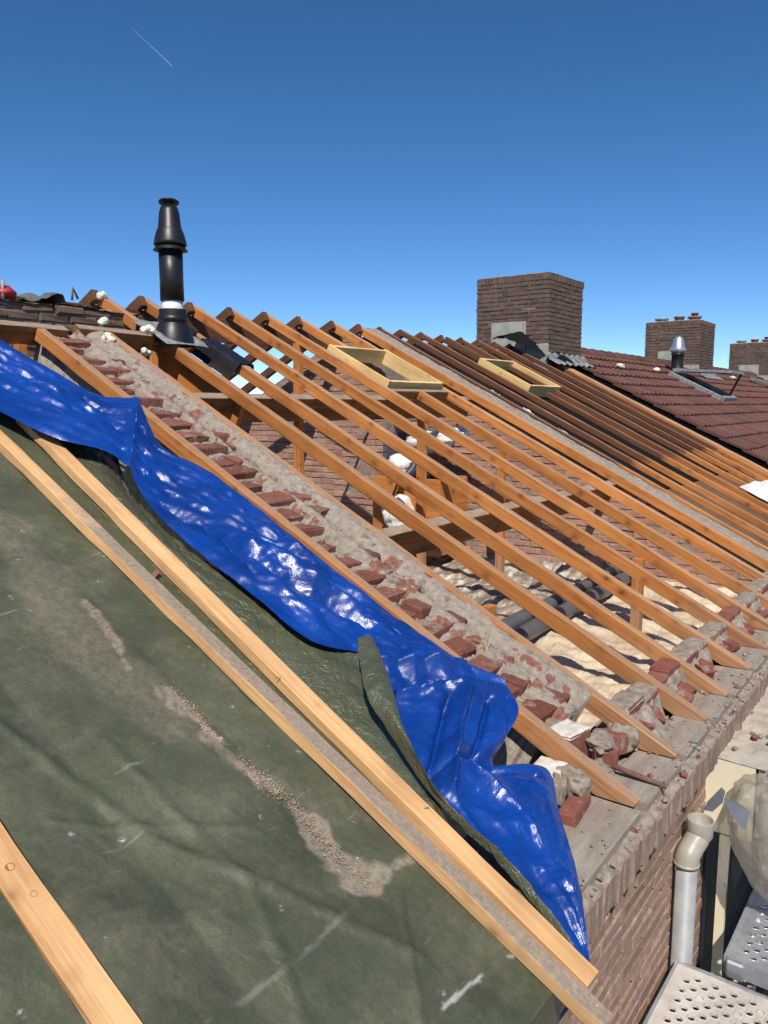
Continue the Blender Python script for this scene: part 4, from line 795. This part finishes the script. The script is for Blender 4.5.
mb = MB(); X, TT = np.meshgrid(np.linspace(3.985, 7.62, 60), np.linspace(.3, T(1.40), 30), indexing='ij'); mb.add(rp(X, TT, -.128+.004*fbm(X*3, TT*3, 5.)), [f[::-1] for f in grid_faces(60, 30)]); tag(mb.build('roof_boarding', M['darkwood'], smooth=True), 'brown boarding showing between the orange lower ends of the second bay rafters', 'boarding')
mb = MB(); n1 = 46; X, TT = np.meshgrid(np.linspace(5.75, 6.5, n1), np.linspace(.72, 1.18, n1), indexing='ij'); rr = np.clip(1-(((X-6.12)/.36)**2+((TT-.95)/.22)**2), 0, 1)
h = .02+.14*rr**.6*(.6+.5*ridged(X*3.2, TT*3.2, 160.))+.16*crumple(X, TT, 0, 3.5, 9, 51, .3)*rr**.5; X = X+.05*fbm(X*4, TT*4, 7.); mb.add(rp(X, TT, h), [f[::-1] for f in grid_faces(n1, n1)]); tag(mb.build('crumpled_sheet', M['white'], smooth=True), 'crumpled white plastic sheet lying on the orange rafters at the right edge', 'sheet')
# third party wall and boarding
def wall3(X, TT): return -.045+.03*fbm(X*9, TT*6, 171.)+.012*fbm(X*30, TT*30, 8.), sstep(.25, .4, fbm(X*5, TT*5, 3.))*.5, 0*X+.2*sstep(.1, .4, fbm(X*12, TT*12, 9.))
w3 = empty('party_wall', (7.8, .4, -.3), 'third party wall with a crumbling mortar strip beside the red tiles', 'wall')
topstrip('wall_top', 7.68, 7.99, T(.1), T(4.2), wall3, None, .02, M['topwall'], w3, skirt=.1)
mb = MB(); prism(mb, [(.25, -1.), (.25, .25*TA-.1), (4.5, ZR-.1), (9, -.1), (9, -1.)], 0, 7.7, 8.1); mb.build('wall_body', M['mortar'], w3)
tag(beam('wide_board', rp(7.62, T(4.0), .02), rp(7.62, .2, .02), .16, .03, M['rafter'], up=NV, just=(0, 1)), 'wide orange board running down beside the crumbling mortar strip and the tiles', 'board')
# ================================================================== tiled roof
tr = empty('tiled_roof', (8.2, 0, 0), 'roof of red brown interlocking tiles beyond the open rafters', 'roof')
TW, TLN = .20, .335; nct = 16; x0 = 8.08; ncol = 190
u = np.array([0, .12, .25, .38, .5, .62, .72, .8, .88, .94]); prof = .030*np.sin(math.pi*np.clip((u-.0)/.62, 0, 1))**1.1*(u < .62)+.004*(u >= .62)+.014*(u > .9)
mb = MB(); V = []; Tn = []
XX = (np.arange(ncol)[:, None]*TW+u[None, :]*TW).ravel()+x0; PP = np.tile(prof, ncol); F = []
Vs = []; cnt = 0
for r in range(nct):
    tb = -.32+r*TLN; tt = tb+TLN+.02
    if tb > TR-.05: break
    tt = min(tt, TR+.02); js = np.repeat(rng.normal(0, .0035, ncol), len(u)); jt = np.repeat(rng.normal(0, .004, ncol), len(u)); tn = np.repeat(rng.random(ncol), len(u))
    sh = (0 if r % 2 else TW/2)*0
    rows = [(tb+jt, .012+PP*.7+js), (tb+jt+.002, .052+PP*1.05+js), (tb+.012+jt, .057+PP*1.05+js), ((tb+tt)/2+0*PP, .034+PP+js*.6), (tt+0*PP, .016+PP)]
    n = len(XX)
    for t, h in rows: Vs.append(rp(XX+sh, t, h)); Tn.append(tn)
    for k in range(len(rows)-1):
        for i in range(n-1): F.append((cnt+k*n+i, cnt+k*n+i+1, cnt+(k+1)*n+i+1, cnt+(k+1)*n+i))
    cnt += n*len(rows)
mb.add(np.concatenate(Vs), F, 0, np.concatenate(Tn)); mb.build('tile_field', M['tile'], tr)
mb = MB(); prism(mb, [(-.3, -.3*TA-.15), (-.3, -.3*TA), (4.5, ZR+.005), (9.3, -.3*TA), (9.3, -.3*TA-.15), (4.5, ZR-.12)], 0, 8.1, 46); mb.build('roof_deck', M['dark'], tr)
mb = MB()
for r in range(nct):                                   # thick edge tiles along the verge
    tb = -.32+r*TLN; tt = min(tb+TLN+.03, TR)
    if tb > TR-.1: break
    c = rp(x0-.02, (tb+tt)/2, .055); cbox(mb, c, (.05, tt-tb, .04), .006, ROOFROT @ rotx(-.06), 0, .1, .002)
mb.build('verge_tiles', M['tile'], tr)
mb = MB()
for i in range(95):
    xa = 8.5+i*.4; n = 12; V = []; ra = .13
    for xx, rr, dz in ((xa, ra+.012, .012), (xa+.40, ra, .0)):
        for k in range(n+1):
            q = math.pi*k/n; V.append((xx, 4.5+rr*math.cos(q)*1.15, ZR-.035+dz+rr*.95*math.sin(q)))
    mb.add(V, [(k, k+1, n+2+k, n+1+k) for k in range(n)]+[tuple(range(n+1))], 0, rng.random())
mb.build('ridge_tiles', M['tile'], tr)
# white spots on the tiles
for px, py, s, lb in ((621, 365, .10, 'larger white lump lying on the tiles near the big chimney'), (657, 369, .10, 'white lump on the tiles left of the silver capped vent'), (733, 377, .10, 'white lump on the tiles right of the open roof window')):
    mb = MB(); x, t = roof(px, py, .10); lump(mb, rp(x, t, .08), (.20, .14, .09), .3, px*.1, 3); tag(mb.build('white_lump', M['foam'], smooth=True), lb, 'lump', 'white lumps on the tiles')
# ================================================================== chimneys
def chimney(x0, x1, y0, y1, zt, label, flash=True, pots=0):
    r = empty('chimney', ((x0+x1)/2, (y0+y1)/2, ZR-.3), label, 'chimney', 'brick chimneys along the ridge')
    zb = ZR-.55; mb = MB(); H = zt-.105-zb
    bricks(mb, (x0, y0, zb), (1, 0, 0), (0, -1, 0), x1-x0, H, proud=.003, jit=.002, bl=.2); bricks(mb, (x0, y0+.0, zb), (0, 1, 0), (-1, 0, 0), y1-y0, H, proud=.003, jit=.002, bl=.2, first=1)
    bricks(mb, (x1, y0, zb), (0, 1, 0), (1, 0, 0), y1-y0, H, proud=.003, jit=.002); bricks(mb, (x0, y1, zb), (1, 0, 0), (0, 1, 0), x1-x0, H, proud=.003, jit=.002)
    o = zb+round(H/.0625)*.0625
    for a, b, n, L in (((x0, y0-.004, o), (1, 0, 0), (0, -1, 0), x1-x0), ((x0-.004, y0, o), (0, 1, 0), (-1, 0, 0), y1-y0), ((x1+.004, y0, o), (0, 1, 0), (1, 0, 0), y1-y0), ((x0, y1+.004, o), (1, 0, 0), (0, 1, 0), x1-x0)):
        bricks(mb, a, b, n, L, .105, soldier=True, bh=.05, proud=.004, jit=.002)
    e = .012; prism(mb, [(x0+e, y0+e), (x1-e, y0+e), (x1-e, y1-e), (x0+e, y1-e)], 2, zb-.3, o+.09, 1)
    mb.build('brick_shaft', [M['chimbrick'], M['pointing']], r)
    n1 = 30; mb = MB(); X, Y = np.meshgrid(np.linspace(x0+.0, x1, n1), np.linspace(y0, y1, n1), indexing='ij'); hx = np.minimum(np.minimum(X-x0, x1-X), np.minimum(Y-y0, y1-Y))
    mb.add(np.stack([X, Y, o+.092+.03*sstep(0, .12, hx)+.012*fbm(X*9, Y*9, x0)], -1), [f[::-1] for f in grid_faces(n1, n1)]); mb.build('mortar_cap', M['mortar'], r, smooth=True)
    if flash:
        for a, b, z0, z1 in ((y0-.018, y0+.33, ZR-.45, y0*TA+.36-.1), (y0+.34, y0+.90, ZR-.4, ZR+.33)):
            mb = MB(); cbox(mb, (x0-.016, (a+b)/2, (z0+z1)/2), (.012, b-a, z1-z0), .004, None, 0, .5, .002); mb.build('lead_flashing', M['leadpale'], r)
        mb = MB(); n1 = 50; X, TT = np.meshgrid(np.linspace(x0-.1, x1+.1, n1), np.linspace(T(y0)-.22, T(y0)+.03, 16), indexing='ij'); mb.add(rp(X, TT, .075+.012*np.sin(X*2*math.pi/.2)+.06*sstep(T(y0)-.05, T(y0)+.02, TT)+.01*fbm(X*9, TT*9, 4.)), [f[::-1] for f in grid_faces(n1, 16)]); mb.build('lead_apron', M['lead'], r, smooth=True)
    for k in range(pots):
        yy = y0+.22+k*.36; mb = MB(); zz = o+.10
        if k == 1: lathe(mb, ((x0+x1)/2-.2, yy, zz), [(.10, 0), (.10, .09), (.12, .10), (.12, .13), (.07, .13), (.07, .05)], 20)
        else: lathe(mb, ((x0+x1)/2-.3, yy, zz), [(.11, 0), (.11, .05), (.15, .06), (.15, .10), (.10, .10), (.10, .03)], 20)
        if k == 0: lathe(mb, ((x0+x1)/2-.3, yy, zz), [(.07, .1), (.07, .15), (.09, .155), (.08, .18), (0, .19)], 16)
        mb.build('chimney_pot', M['clay'] if k < 2 else M['lead'], r, smooth=True)
    return r
chimney(7.28, 8.46, 3.99, 5.15, 3.235, 'largest and nearest brown brick chimney with stained lead at its foot')
chimney(15.0, 16.2, 4.0, 5.2, 3.25, 'middle brick chimney with three pots behind the silver capped vent', pots=3)
chimney(22.8, 24.0, 4.0, 5.2, 3.26, 'farthest brick chimney, cut off by the right edge of the photo', pots=3)
n1 = 60; mb = MB(); s = np.linspace(0, 1, n1)[:, None]; w = np.linspace(0, 1, 14)[None, :]
X = 6.95+.95*s+0*w; TT = T(4.78)-T(.95)*s+0*w; X = X-.42*w; h = .03+.23*np.sin(math.pi*np.clip(s*.9+.05, 0, 1))**.7*(1-.6*w)*(1-.45*s)+.02*ridged(s*5, w*4, 180.)+.0*w; TT = TT-.02*w
mb.add(rp(X, np.minimum(TT, TR), h), [f for f in grid_faces(n1, 14)]); tag(mb.build('felt_flap', M['darkfelt'], smooth=True), 'black felt flap curling up at the foot of the largest chimney', 'felt')
# vent pipe, roof window
vp = empty('vent_pipe', (14.0, 4.1, 2.1), 'black vent pipe with a silver cap on the tiles before the middle chimney', 'vent'); vc = np.array([13.2, 3.93, 1.95])
mb = MB(); lathe(mb, vc, [(.20, -.05), (.16, .06), (.12, .1), (.115, .30), (.115, .42), (.13, .43), (.13, .47), (.08, .47)], 20); mb.build('pipe', M['black'], vp, smooth=True)
mb = MB(); lathe(mb, vc, [(.09, .46), (.15, .50), (.16, .54), (.12, .62), (.10, .74), (.06, .80), (0, .81)], 20); mb.build('cap', M['silver'], vp, smooth=True)
rw = empty('roof_window', rp(12.6, T(3.4), .08), 'open roof window in the tiles right of the silver capped vent', 'roof window')
xw, tw = 12.25, T(3.80); ww, lw = 1.0, 1.05
for nm, a, b in (('frame_side', (xw, tw), (xw, tw-lw)), ('frame_side', (xw+ww, tw), (xw+ww, tw-lw)), ('frame_bar', (xw-.0, tw-lw), (xw+ww, tw-lw)), ('frame_bar', (xw, tw), (xw+ww, tw))):
    beam(nm, rp(a[0], a[1], .13), rp(b[0], b[1], .13), .09, .09, M['lead'], rw, up=NV, just=(0, 1))
a_, b_ = rp(xw, tw, .15), rp(xw+ww, tw, .15); dr = np.array([0, -math.cos(.06), -math.sin(.06)])
mb = MB(); mb.add([a_, b_, b_+dr*lw, a_+dr*lw, a_+Z*.05, b_+Z*.05, b_+dr*lw+Z*.05, a_+dr*lw+Z*.05], [(3, 2, 1, 0), (4, 5, 6, 7), (0, 1, 5, 4), (1, 2, 6, 5), (2, 3, 7, 6), (3, 0, 4, 7)]); mb.build('sash', M['lead'], rw)
mb = MB(); e = .08; mb.add([a_+dr*e+Z*.056+[e, 0, 0], b_+dr*e+Z*.056-[e, 0, 0], b_+dr*(lw-e)+Z*.056-[e, 0, 0], a_+dr*(lw-e)+Z*.056+[e, 0, 0]], [(0, 3, 2, 1)]); mb.build('pane', M['glass'], rw)
beam('strut', b_+dr*lw*.95, rp(xw+ww-.1, tw-lw+.1, .13), .06, .03, M['black'], rw)
tag(beam('pipe_fallen', rp(19.6, T(3.9), .13), rp(21.4, T(3.1), .13), .14, .08, M['lead'], up=NV), 'grey metal gutter strip lying on the tiles at the right edge', 'strip')
# ================================================================== things along the eaves wall
dp = empty('downpipe', (.075, -.09, -.95), 'grey plastic downpipe with a beige bend on the brown brick wall', 'downpipe')
pc = np.array([.03, -.066, 0.]); R0 = .043
mb = MB(); tube(mb, [pc+Z*-6, pc+Z*-.42], R0, 28); mb.build('pipe', M['pvc'], dp, smooth=True)
mb = MB(); d1 = np.array([.62, -.17, 0]); d1 /= np.linalg.norm(d1); z0 = -.43
bend = [pc+Z*z0, pc+Z*(z0+.012), pc+Z*(z0+.03)+d1*.010, pc+Z*(z0+.05)+d1*.034, pc+Z*(z0+.070)+d1*.066, pc+Z*(z0+.09)+d1*.084, pc+Z*(z0+.11)+d1*.088]
tube(mb, bend, [R0+.005, R0+.005, R0+.004, R0+.003, R0+.004, R0+.004, R0+.004], 28, cap=False)
tube(mb, [pc+Z*z0, pc+Z*(z0-.012)], [R0+.008, R0+.008], 28, cap=True)
sc = pc+d1*.088+Z*(z0+.085); lathe(mb, sc, [(R0+.003, -.01), (R0+.009, 0), (R0+.009, .066), (R0+.007, .07), (R0+.004, .066), (R0+.004, .0), (0, -.01)], 28); mb.build('bend', M['pvcold'], dp, smooth=True)
gb = empty('gutter_box', (.5, -.1, -.4), 'cream painted boxed gutter end with a dirty flat top beside the downpipe', 'gutter box')
mb = MB(); prism(mb, [(-.009, -.52), (-.009, -.172), (-.215, -.176), (-.215, -.52)], 0, .50, .53); mb.build('end_board', M['cream'], gb)
mb = MB(); prism(mb, [(-.225, -.50), (-.225, -.17), (-.255, -.17), (-.255, -.50)], 0, .515, 12.); mb.build('fascia', M['greypaint'], gb)
nx = 400; mb = MB(); X, Y = np.meshgrid(np.linspace(.498, 12, nx), np.linspace(-.26, -.012, 30), indexing='ij'); mb.add(np.stack([X, Y, -.168+.006*fbm(X*12, Y*12, 190.)+.010*sstep(.15, .5, fbm(X*20, Y*20, 191.))], -1), [f[::-1] for f in grid_faces(nx, 30)]); mb.build('top', M['cap'], gb, smooth=True)
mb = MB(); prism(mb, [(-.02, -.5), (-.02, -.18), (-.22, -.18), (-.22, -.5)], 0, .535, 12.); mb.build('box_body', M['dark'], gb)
mb = MB(); V = []; zz = np.linspace(-6, -.525, 120); 
for z in zz: w = .006*float(vn(z*4, 2.)); V += [(.50, -.085, z), (.50, -.124+w, z), (.53, -.124+w, z), (.53, -.085, z)]
mb.add(V, [(i*4+k, i*4+(k+1) % 4, i*4+4+(k+1) % 4, i*4+4+k) for i in range(119) for k in range(4)]); mb.build('cream_strip', M['cream'], gb)
mb = MB(); x, y = .9, -.145
for k in range(6): lump(mb, (.62+rng.uniform(0, .9), rng.uniform(-.22, -.05), -.155), (.03, .025, .018), .4, rng.random()*30, 2)
tag(mb.build('crumbs', M['mortar']), 'mortar crumbs scattered on the dirty gutter top', 'crumbs', kind='stuff')
mb = MB(); lump(mb, (.80, -.15, -.15), (.05, .035, .025), .4, 4., 3); tag(mb.build('brick_chip', M['redbrick']), 'small red brick chip on the dirty gutter top', 'brick chip')
mb = MB(); prism(mb, [(-.012, -5), (-.012, -.515), (-.026, -.515), (-.026, -5)], 0, .535, 4.); tag(mb.build('wall_shade_sheet', plain('dark_blue_shade', (.012, .015, .026), .5)), 'dark blue black membrane sheet standing in for the shade under the gutter box', 'shading')  # near-black sheet over the bricks: the shade below the gutter box as colour
# scaffold decks with real holes
def deck(name, x0, x1, y0, y1, z, label, mat, hx0, hx1, margin=.05, pitch=.042, r=.0105, th=.07):
    e = empty(name, ((x0+x1)/2, (y0+y1)/2, z), label, 'scaffold deck', 'perforated scaffold decks'); mb = MB(); nseg = 8
    nx = int((hx1-hx0)/(pitch*.75)); ny = int((y0-y1-2*margin)/(pitch*.8)); cx = (hx1-hx0)/nx; cy = (y0-y1-2*margin)/ny
    for i in range(nx):
        for j in range(ny):
            ax, ay = hx0+i*cx, y1+margin+j*cy; c = np.array([ax+cx/2, ay+cy/2, z]); sq = []
            hole = (i+j) % 2 == 0
            if not hole: mb.add([(ax, ay, z), (ax+cx, ay, z), (ax+cx, ay+cy, z), (ax, ay+cy, z)], [(0, 1, 2, 3)]); continue
            O = []; I = []; B = []; I2 = []
            blocked = random.random() < .12
            for k in range(8):
                q = math.pi/4*k; dx, dy = math.cos(q), math.sin(q); m_ = max(abs(dx), abs(dy)); O.append(c+np.array([dx/m_*cx/2, dy/m_*cy/2, 0])); I.append(c+np.array([dx*r, dy*r, .0018])); B.append(c+np.array([dx*r*.93, dy*r*.93, -.006]))
            V = O+I+B; F = [(k, (k+1) % 8, 8+(k+1) % 8, 8+k) for k in range(8)]+[(8+k, 8+(k+1) % 8, 16+(k+1) % 8, 16+k) for k in range(8)]
            if blocked: F.append(tuple(range(16, 24)))
            mb.add(V, F)
    Q = lambda a, b, c, d: mb.add([(a, c, z), (b, c, z), (b, d, z), (a, d, z)], [(0, 1, 2, 3)])
    if x0 < hx0-1e-4: Q(x0, hx0, y1, y0)
    if hx1 < x1-1e-4: Q(hx1, x1, y1, y0)
    Q(hx0, hx1, y0-margin, y0); Q(hx0, hx1, y1, y1+margin)
    mb.build('perforated_plate', M[mat], e)
    for a, b, c, d in ((x0, x1, y0-.012, y0), (x0, x1, y1, y1+.012)):
        mb = MB(); prism(mb, [(a, c), (b, c), (b, d), (a, d)], 2, z-th, z+.004); mb.build('side_rail', M['steel'], e)
    for a, b in ((x0, x0+.01), (x1-.01, x1)):
        mb = MB(); prism(mb, [(a, y1+.013), (b, y1+.013), (b, y0-.013), (a, y0-.013)], 2, z-th, z+.003); mb.build('end_rail', M['steel'], e)
    return e
deck('scaffold_deck', -3.0, -.03, -.062, -.70, -.84, 'nearer perforated scaffold deck dusted with mortar', 'dirtysteel', -1.15, -.075, r=.0135, pitch=.040)
d2 = deck('scaffold_deck', .06, 3.0, -.222, -.86, -.80, 'farther perforated scaffold deck of clean galvanised steel under the plastic bag', 'steel', .10, 1.3, r=.0135, pitch=.040)
mb = MB(); cbox(mb, (.045, -.27, -.83), (.03, .07, .075), .008); mb.build('clamp', M['silver'], d2)
tag(beam('scaffold_ledger', (-.012, -.08, -.875), (-.012, -1.2, -.875), .028, .05, M['lead']), 'dark steel ledger under the end of the dusted scaffold deck', 'ledger')
mb = MB(); prism(mb, [(-.05, -6), (-.05, -.95), (-.9, -.95), (-.9, -6)], 0, 3.2, 3.25); tag(mb.build('shade_backdrop', M['dark']), 'dark screen standing in for the shade below the farther scaffold deck', 'backdrop')  # dark panel added to give the deep shade among the scaffold decks
deck('scaffold_deck', .62, 2.6, -.10, -.20, -1.5, 'dark lower perforated deck glimpsed between the cream strip and the steel deck', 'dirtysteel', .64, 1.6, .02, .035, .009)
# bag
bg = empty('plastic_bag', (.45, -.40, -.79), 'bulging translucent grey plastic bag tied with a grey strap on the farther scaffold deck', 'bag')
v, f = _I4; import bmesh
bm = bmesh.new(); bmesh.ops.create_icosphere(bm, subdivisions=5, radius=1); bm.verts.ensure_lookup_table(); v = np.array([x.co[:] for x in bm.verts]); f = [tuple(x.index for x in q.verts) for q in bm.faces]; bm.free()
an = np.arctan2(v[:, 1], v[:, 0]); d = 1+.12*fbm(v[:, 0]*1.6+5, v[:, 1]*1.6, v[:, 2]*1.4)+.32*crumple(v[:, 0], v[:, 1], v[:, 2]*.5, 1.0, 10, 41, .3)+.10*crumple(v[:, 0], v[:, 1], v[:, 2], 3.2, 9, 42, .3)+.02*ridged(v[:, 0]*2+v[:, 2], v[:, 1]*2.2, v[:, 2]*2.6)
d = d*(1+(.05*np.sin(an*9+4*v[:, 2]+1.5*fbm(v[:, 0]*2, v[:, 1]*2, 3.))+.035*ridged(an*2.6, v[:, 2]*.7+an*.4, 9.))*sstep(-.5, .7, v[:, 2]))*(1-.22*sstep(.55, 1., v[:, 2]))
vv = v*d[:, None]*np.array([.18, .215, .30]); vv[:, :2] *= (1-.25*np.clip(-v[:, 2:3], 0, 1)); bc = on((1, 0, 0), .42, 783, 836); vv = vv+bc; vv[:, 2] = np.maximum(vv[:, 2], -.795)
mb = MB(); mb.add(vv, f); mb.build('bag_skin', M['bag'], bg, smooth=True)
sm = plain('grey_strap', (.15, .16, .18), .35, bump=.4)
mb = MB()
for pl in (((704, 810), (707, 803), (721, 789), (725, 792), (723, 802), (713, 811)), ((724, 799), (736, 803), (749, 812), (746, 831), (739, 824), (731, 812))):
    f_ = np.array([on((1, 0, 0), .17 if pl[0][0] < 710 else .19, *p) for p in pl]); f_[:, 0] += .012*np.array([0, .5, 1, .4, -.6, -.8]); n = len(f_); b_ = f_+np.array([.006, .002, 0])
    mb.add(np.concatenate([f_, b_]), [tuple(range(n))[::-1], tuple(range(n, 2*n))]+[(i, (i+1) % n, n+(i+1) % n, n+i) for i in range(n)])
mb.build('strap', sm, bg)
# ================================================================== far trees beyond the roofs
def tree(x, y, hgt, rad, label, seed):
    r = empty('tree', (x, y, -6.2), label, 'tree', 'trees beyond the far roof slope'); rn = np.random.default_rng(seed); mb = MB()
    tube(mb, [(x, y, -6.3), (x+.1, y, -6.2+hgt*.35), (x, y+.1, -6.2+hgt*.8)], [.28, .2, .06], 10)
    for k in range(7): a = k*.9; z = -6.2+hgt*(.35+.06*k); tube(mb, [(x, y, z), (x+math.cos(a)*rad*.7, y+math.sin(a)*rad*.7, z+rad*.55)], [.09, .02], 6)
    mb.build('trunk', M['bark'], r, smooth=True); mb = MB(); N = 5200
    cl = rn.normal(0, 1, (46, 3)); cl /= np.linalg.norm(cl, axis=1)[:, None]; cl = cl*rn.uniform(.35, 1., (46, 1))*np.array([rad, rad, hgt*.34])+np.array([x, y, -6.2+hgt*.66])
    k = rn.integers(0, 46, N); c = cl[k]+rn.normal(0, rad*.17, (N, 3)); a = rn.normal(0, 1, (N, 3)); b = rn.normal(0, 1, (N, 3)); s = rn.uniform(.05, .12, (N, 1))
    a = a/np.linalg.norm(a, axis=1)[:, None]*s; b = b/np.linalg.norm(b, axis=1)[:, None]*s*.6; V = np.stack([c-a, c+b, c+a, c-b], 1).reshape(-1, 3)
    mb.add(V, [(4*i, 4*i+1, 4*i+2, 4*i+3) for i in range(N)], 0, np.repeat(np.clip(.5+.3*rn.normal(0, 1, 46)[k]+.2*rn.normal(0, 1, N), 0, 1), 4)); mb.build('crown', M['leaf'], r)
tree(13.5, 24, 8.6, 2.0, 'leafy tree glimpsed through the rafters below the flue, left one', 1); tree(18.5, 27, 9.3, 2.3, 'leafy tree glimpsed through the rafters right of the flue, fuller one', 2); tree(9.8, 26, 7.8, 2.0, 'lower tree glimpsed behind the trimmer and first free rafters', 3)
# contrail
P0, P1 = [CAM+sight(px, py)*9000 for px, py in ((132, 28), (173, 67))]
mb = MB(); tube(mb, [P0*(1-k/12)+P1*k/12 for k in range(13)], [.5+.1*k for k in range(13)], 8); tag(mb.build('contrail', M['white'], smooth=True), 'thin white contrail high in the blue sky', 'contrail', kind='stuff')
# ================================================================== light, camera
EL, AZ = math.radians(50), math.radians(35)
sd = Vector((-math.cos(EL)*math.cos(AZ), -math.cos(EL)*math.sin(AZ), math.sin(EL)))
l = D.lights.new('sun', 'SUN'); l.energy = 5.0; l.angle = math.radians(.53); l.color = (1, .95, .87); lo = link(D.objects.new('sun', l)); lo.rotation_euler = sd.to_track_quat('Z', 'Y').to_euler()
w = D.worlds.new('World'); S.world = w; w.use_nodes = True; nt = w.node_tree; bgn = nt.nodes['Background']; sk = nt.nodes.new('ShaderNodeTexSky'); sk.sky_type = 'NISHITA'; sk.sun_disc = False
sk.sun_elevation = EL; sk.sun_rotation = math.atan2(sd.x, sd.y); sk.dust_density = 0; sk.ozone_density = 2.0; sk.air_density = 1.0; sk.altitude = 5000
hs = nt.nodes.new('ShaderNodeHueSaturation'); hs.inputs['Saturation'].default_value = 1.24; hs.inputs['Hue'].default_value = .5; nt.links.new(sk.outputs[0], hs.inputs['Color']); nt.links.new(hs.outputs[0], bgn.inputs[0]); bgn.inputs[1].default_value = .14
c = D.cameras.new('camera'); co = link(D.objects.new('camera', c)); S.camera = co
co.matrix_world = Matrix(((_rt[0], _up[0], -_fw[0], CAM[0]), (_rt[1], _up[1], -_fw[1], CAM[1]), (_rt[2], _up[2], -_fw[2], CAM[2]), (0, 0, 0, 1)))
c.sensor_fit = 'VERTICAL'; c.sensor_height = 36; c.lens = FPX/1024*36; c.clip_end = 30000; c.clip_start = .05
S.view_settings.view_transform = 'Standard'; S.view_settings.look = 'None'; S.view_settings.exposure = .03; S.view_settings.gamma = 1
S.render.engine = 'CYCLES'; S.cycles.max_bounces = 8; S.cycles.transparent_max_bounces = 12
